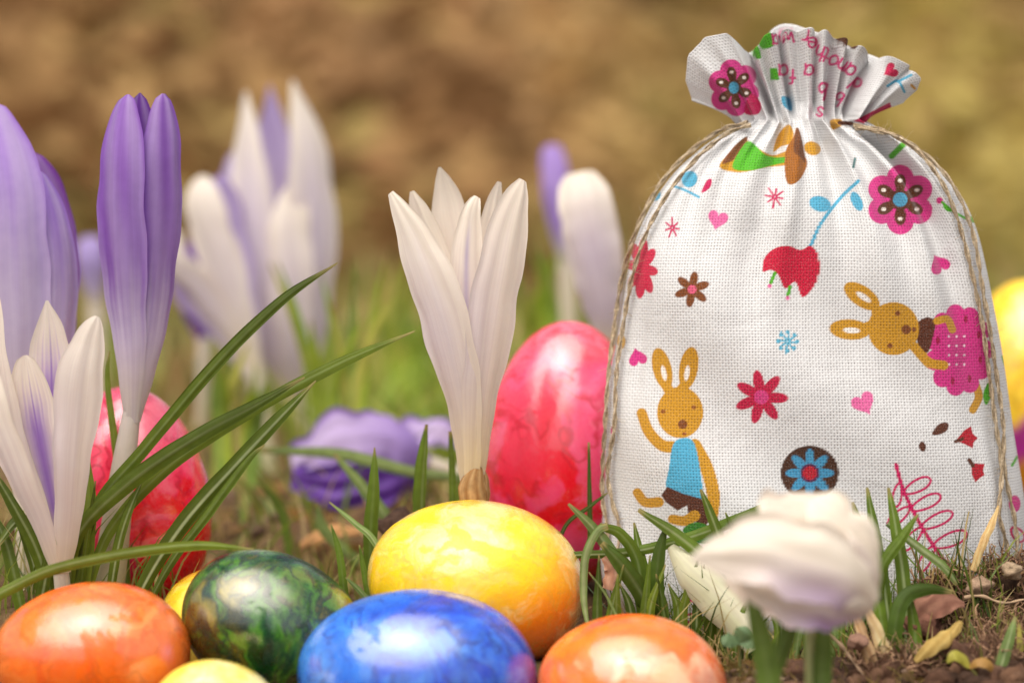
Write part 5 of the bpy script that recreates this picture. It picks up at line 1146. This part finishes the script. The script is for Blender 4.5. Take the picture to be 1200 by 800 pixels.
# clover-like seedling and small yellowed plant
def leaflet(parent, cx, cy, Y, r, col, rot, n0=(0, -.75, .65)):
    a = math.radians(rot); dx, dy = math.cos(a), math.sin(a)
    V, F, u, v = blade_geo([(cx, cy, Y), (cx + dx * r * .7, cy + dy * r * .7, Y), (cx + dx * r * 1.5, cy + dy * r * 1.5, Y - .05), (cx + dx * r * 2, cy + dy * r * 2, Y)], [1, r * .8, r * .85, r * .15], 0, .5, 16, 9, 0, .1, int(cx), n0)
    mesh_obj('leaflet', V, F, M_LEAF, parent, col=np.tile(col, (len(V), 1)), uv=np.stack([u, v], 1))
cl = thing('clover', 'small grey-green clover seedling behind the right orange egg', 'clover', at(868, 790, -4.0))
for rt in (200, 290, 350): leaflet(cl, 866, 754, -4.0, 11, (0.12, 0.2, 0.09), rt)
stem(cl, [(868, 800, -3.9), (867, 775, -3.9), (866, 754, -3.95)], [2, 2, 2], (0.2, 0.22, 0.08), (0.2, 0.22, 0.08))
cl = thing('seedling', 'seedling with two curled yellow leaflets at the bottom right of the soil', 'seedling', at(1150, 810, -4.2))
for p_, h_, c_ in (([(1136, 782, -4.2), (1128, 772, -4.2), (1118, 768, -4.3), (1110, 776, -4.3)], [2, 7, 7, 1], (0.38, 0.35, 0.05)), ([(1136, 782, -4.2), (1146, 776, -4.3), (1158, 778, -4.3), (1166, 790, -4.2)], [2, 6, 7, 1], (0.36, 0.2, 0.05))):
    V, F, u, v = blade_geo(p_, h_, 0, .25, 24, 11, 0.1, .04, int(p_[2][0]), (0, -.75, .65))
    mesh_obj('leaflet', V, F, M_LEAF, cl, col=np.tile(c_, (len(V), 1)), uv=np.stack([u, v], 1))
stem(cl, [(1148, 815, -4.2), (1146, 795, -4.2), (1138, 782, -4.2)], [2.5, 2, 2], (0.24, 0.24, 0.08), (0.3, 0.28, 0.08))
# twigs
for i, (pts_, lab) in enumerate([([(970, 742, -3.6), (985, 755, -3.6), (1000, 775, -3.6), (1012, 790, -3.7)], 'dry forked twig on the dark soil below the foreground flower'),
                                 ([(1130, 700, -1.4), (1150, 698, -1.5), (1175, 706, -1.5), (1200, 702, -1.5)], 'thin curved root lying across the reddish moss mound')]):
    P_ = spline([at(*p) for p in pts_], 24); V, F = tube_geo(P_, np.linspace(.05, .025, 24) * (1 + .3 * np.sin(np.arange(24))), 7)
    tag(mesh_obj('twig', V, F, M_DRY, col=np.tile((0.46, 0.32, 0.2), (len(V), 1)), uv=np.zeros((len(V), 2))), lab, 'twig')
# distant shrubs on the bank: bare, olive-leaved, one by one
def shrub(label, x, y, h, wd, cols, seed, n=900):
    t_ = thing('shrub', label, 'shrub', (x, y, float(gz(x, y))), 'shrubs on the far bank')
    r_ = np.random.default_rng(seed); z0 = float(gz(x, y)) - 1; limbs = []; tips = []
    for k in range(9):
        a = r_.uniform(0, 6.28); q_ = [np.array([x, y, z0])]; d = np.array([math.cos(a) * .4, math.sin(a) * .4, 1.0])
        for s in range(6): d = d + r_.normal(size=3) * .25; d /= np.linalg.norm(d); q_.append(q_[-1] + d * h / 6 * r_.uniform(.7, 1.2) * np.array([wd / h * 1.6, wd / h * 1.6, 1]))
        limbs.append(tube_geo(np.array(q_), np.linspace(h * .014, h * .003, 7), 5)); tips += q_[2:]
    V, F, _ = merge(limbs); mesh_obj('branches', V, F, M_DRY, t_, col=np.tile((0.16, 0.09, 0.05), (len(V), 1)), uv=np.zeros((len(V), 2)))
    tips = np.array(tips); c0 = tips[r_.integers(0, len(tips), n)] + r_.normal(size=(n, 3)) * np.array([wd, wd, h * .5]) * .16
    s = r_.uniform(1.2, 3.2, n) * h / 90; A = r_.normal(size=(n, 3)); A /= np.linalg.norm(A, axis=1)[:, None]; B_ = np.cross(A, r_.normal(size=(n, 3))); B_ /= np.linalg.norm(B_, axis=1)[:, None]
    V = np.stack([c0 - A * s[:, None], c0 + B_ * s[:, None] * .5, c0 + A * s[:, None], c0 - B_ * s[:, None] * .5], 1).reshape(-1, 3)
    cols = np.asarray(cols); c_ = np.repeat(cols[r_.integers(0, len(cols), n)] * r_.uniform(.7, 1.3, (n, 1)), 4, 0)
    o_ = mesh_obj('foliage', V, np.arange(4 * n).reshape(-1, 4), M_LITTER, t_, col=c_, smooth=False); o_['kind'] = 'stuff'
OL = [(0.2, 0.17, 0.03), (0.28, 0.24, 0.05), (0.14, 0.13, 0.03)]; DB = [(0.09, 0.045, 0.02), (0.14, 0.07, 0.03)]; TN = [(0.42, 0.26, 0.11), (0.36, 0.21, 0.08)]
shrub('dark reddish brown shrub on the bank at the upper left', -72, 330, 75, 34, DB, 1)
shrub('dark olive shrub on the bank above the white bud', 18, 300, 62, 22, DB + OL, 2, 700)
shrub('olive green shrub on the bank left of the bag top', 34, 340, 90, 40, OL, 3)
shrub('bright olive shrub on the bank right of the bag top', 78, 330, 80, 34, OL + [(0.36, 0.32, 0.07)], 4)
shrub('tan dry shrub on the bank above the pale crocus group', -30, 350, 70, 36, TN, 5)
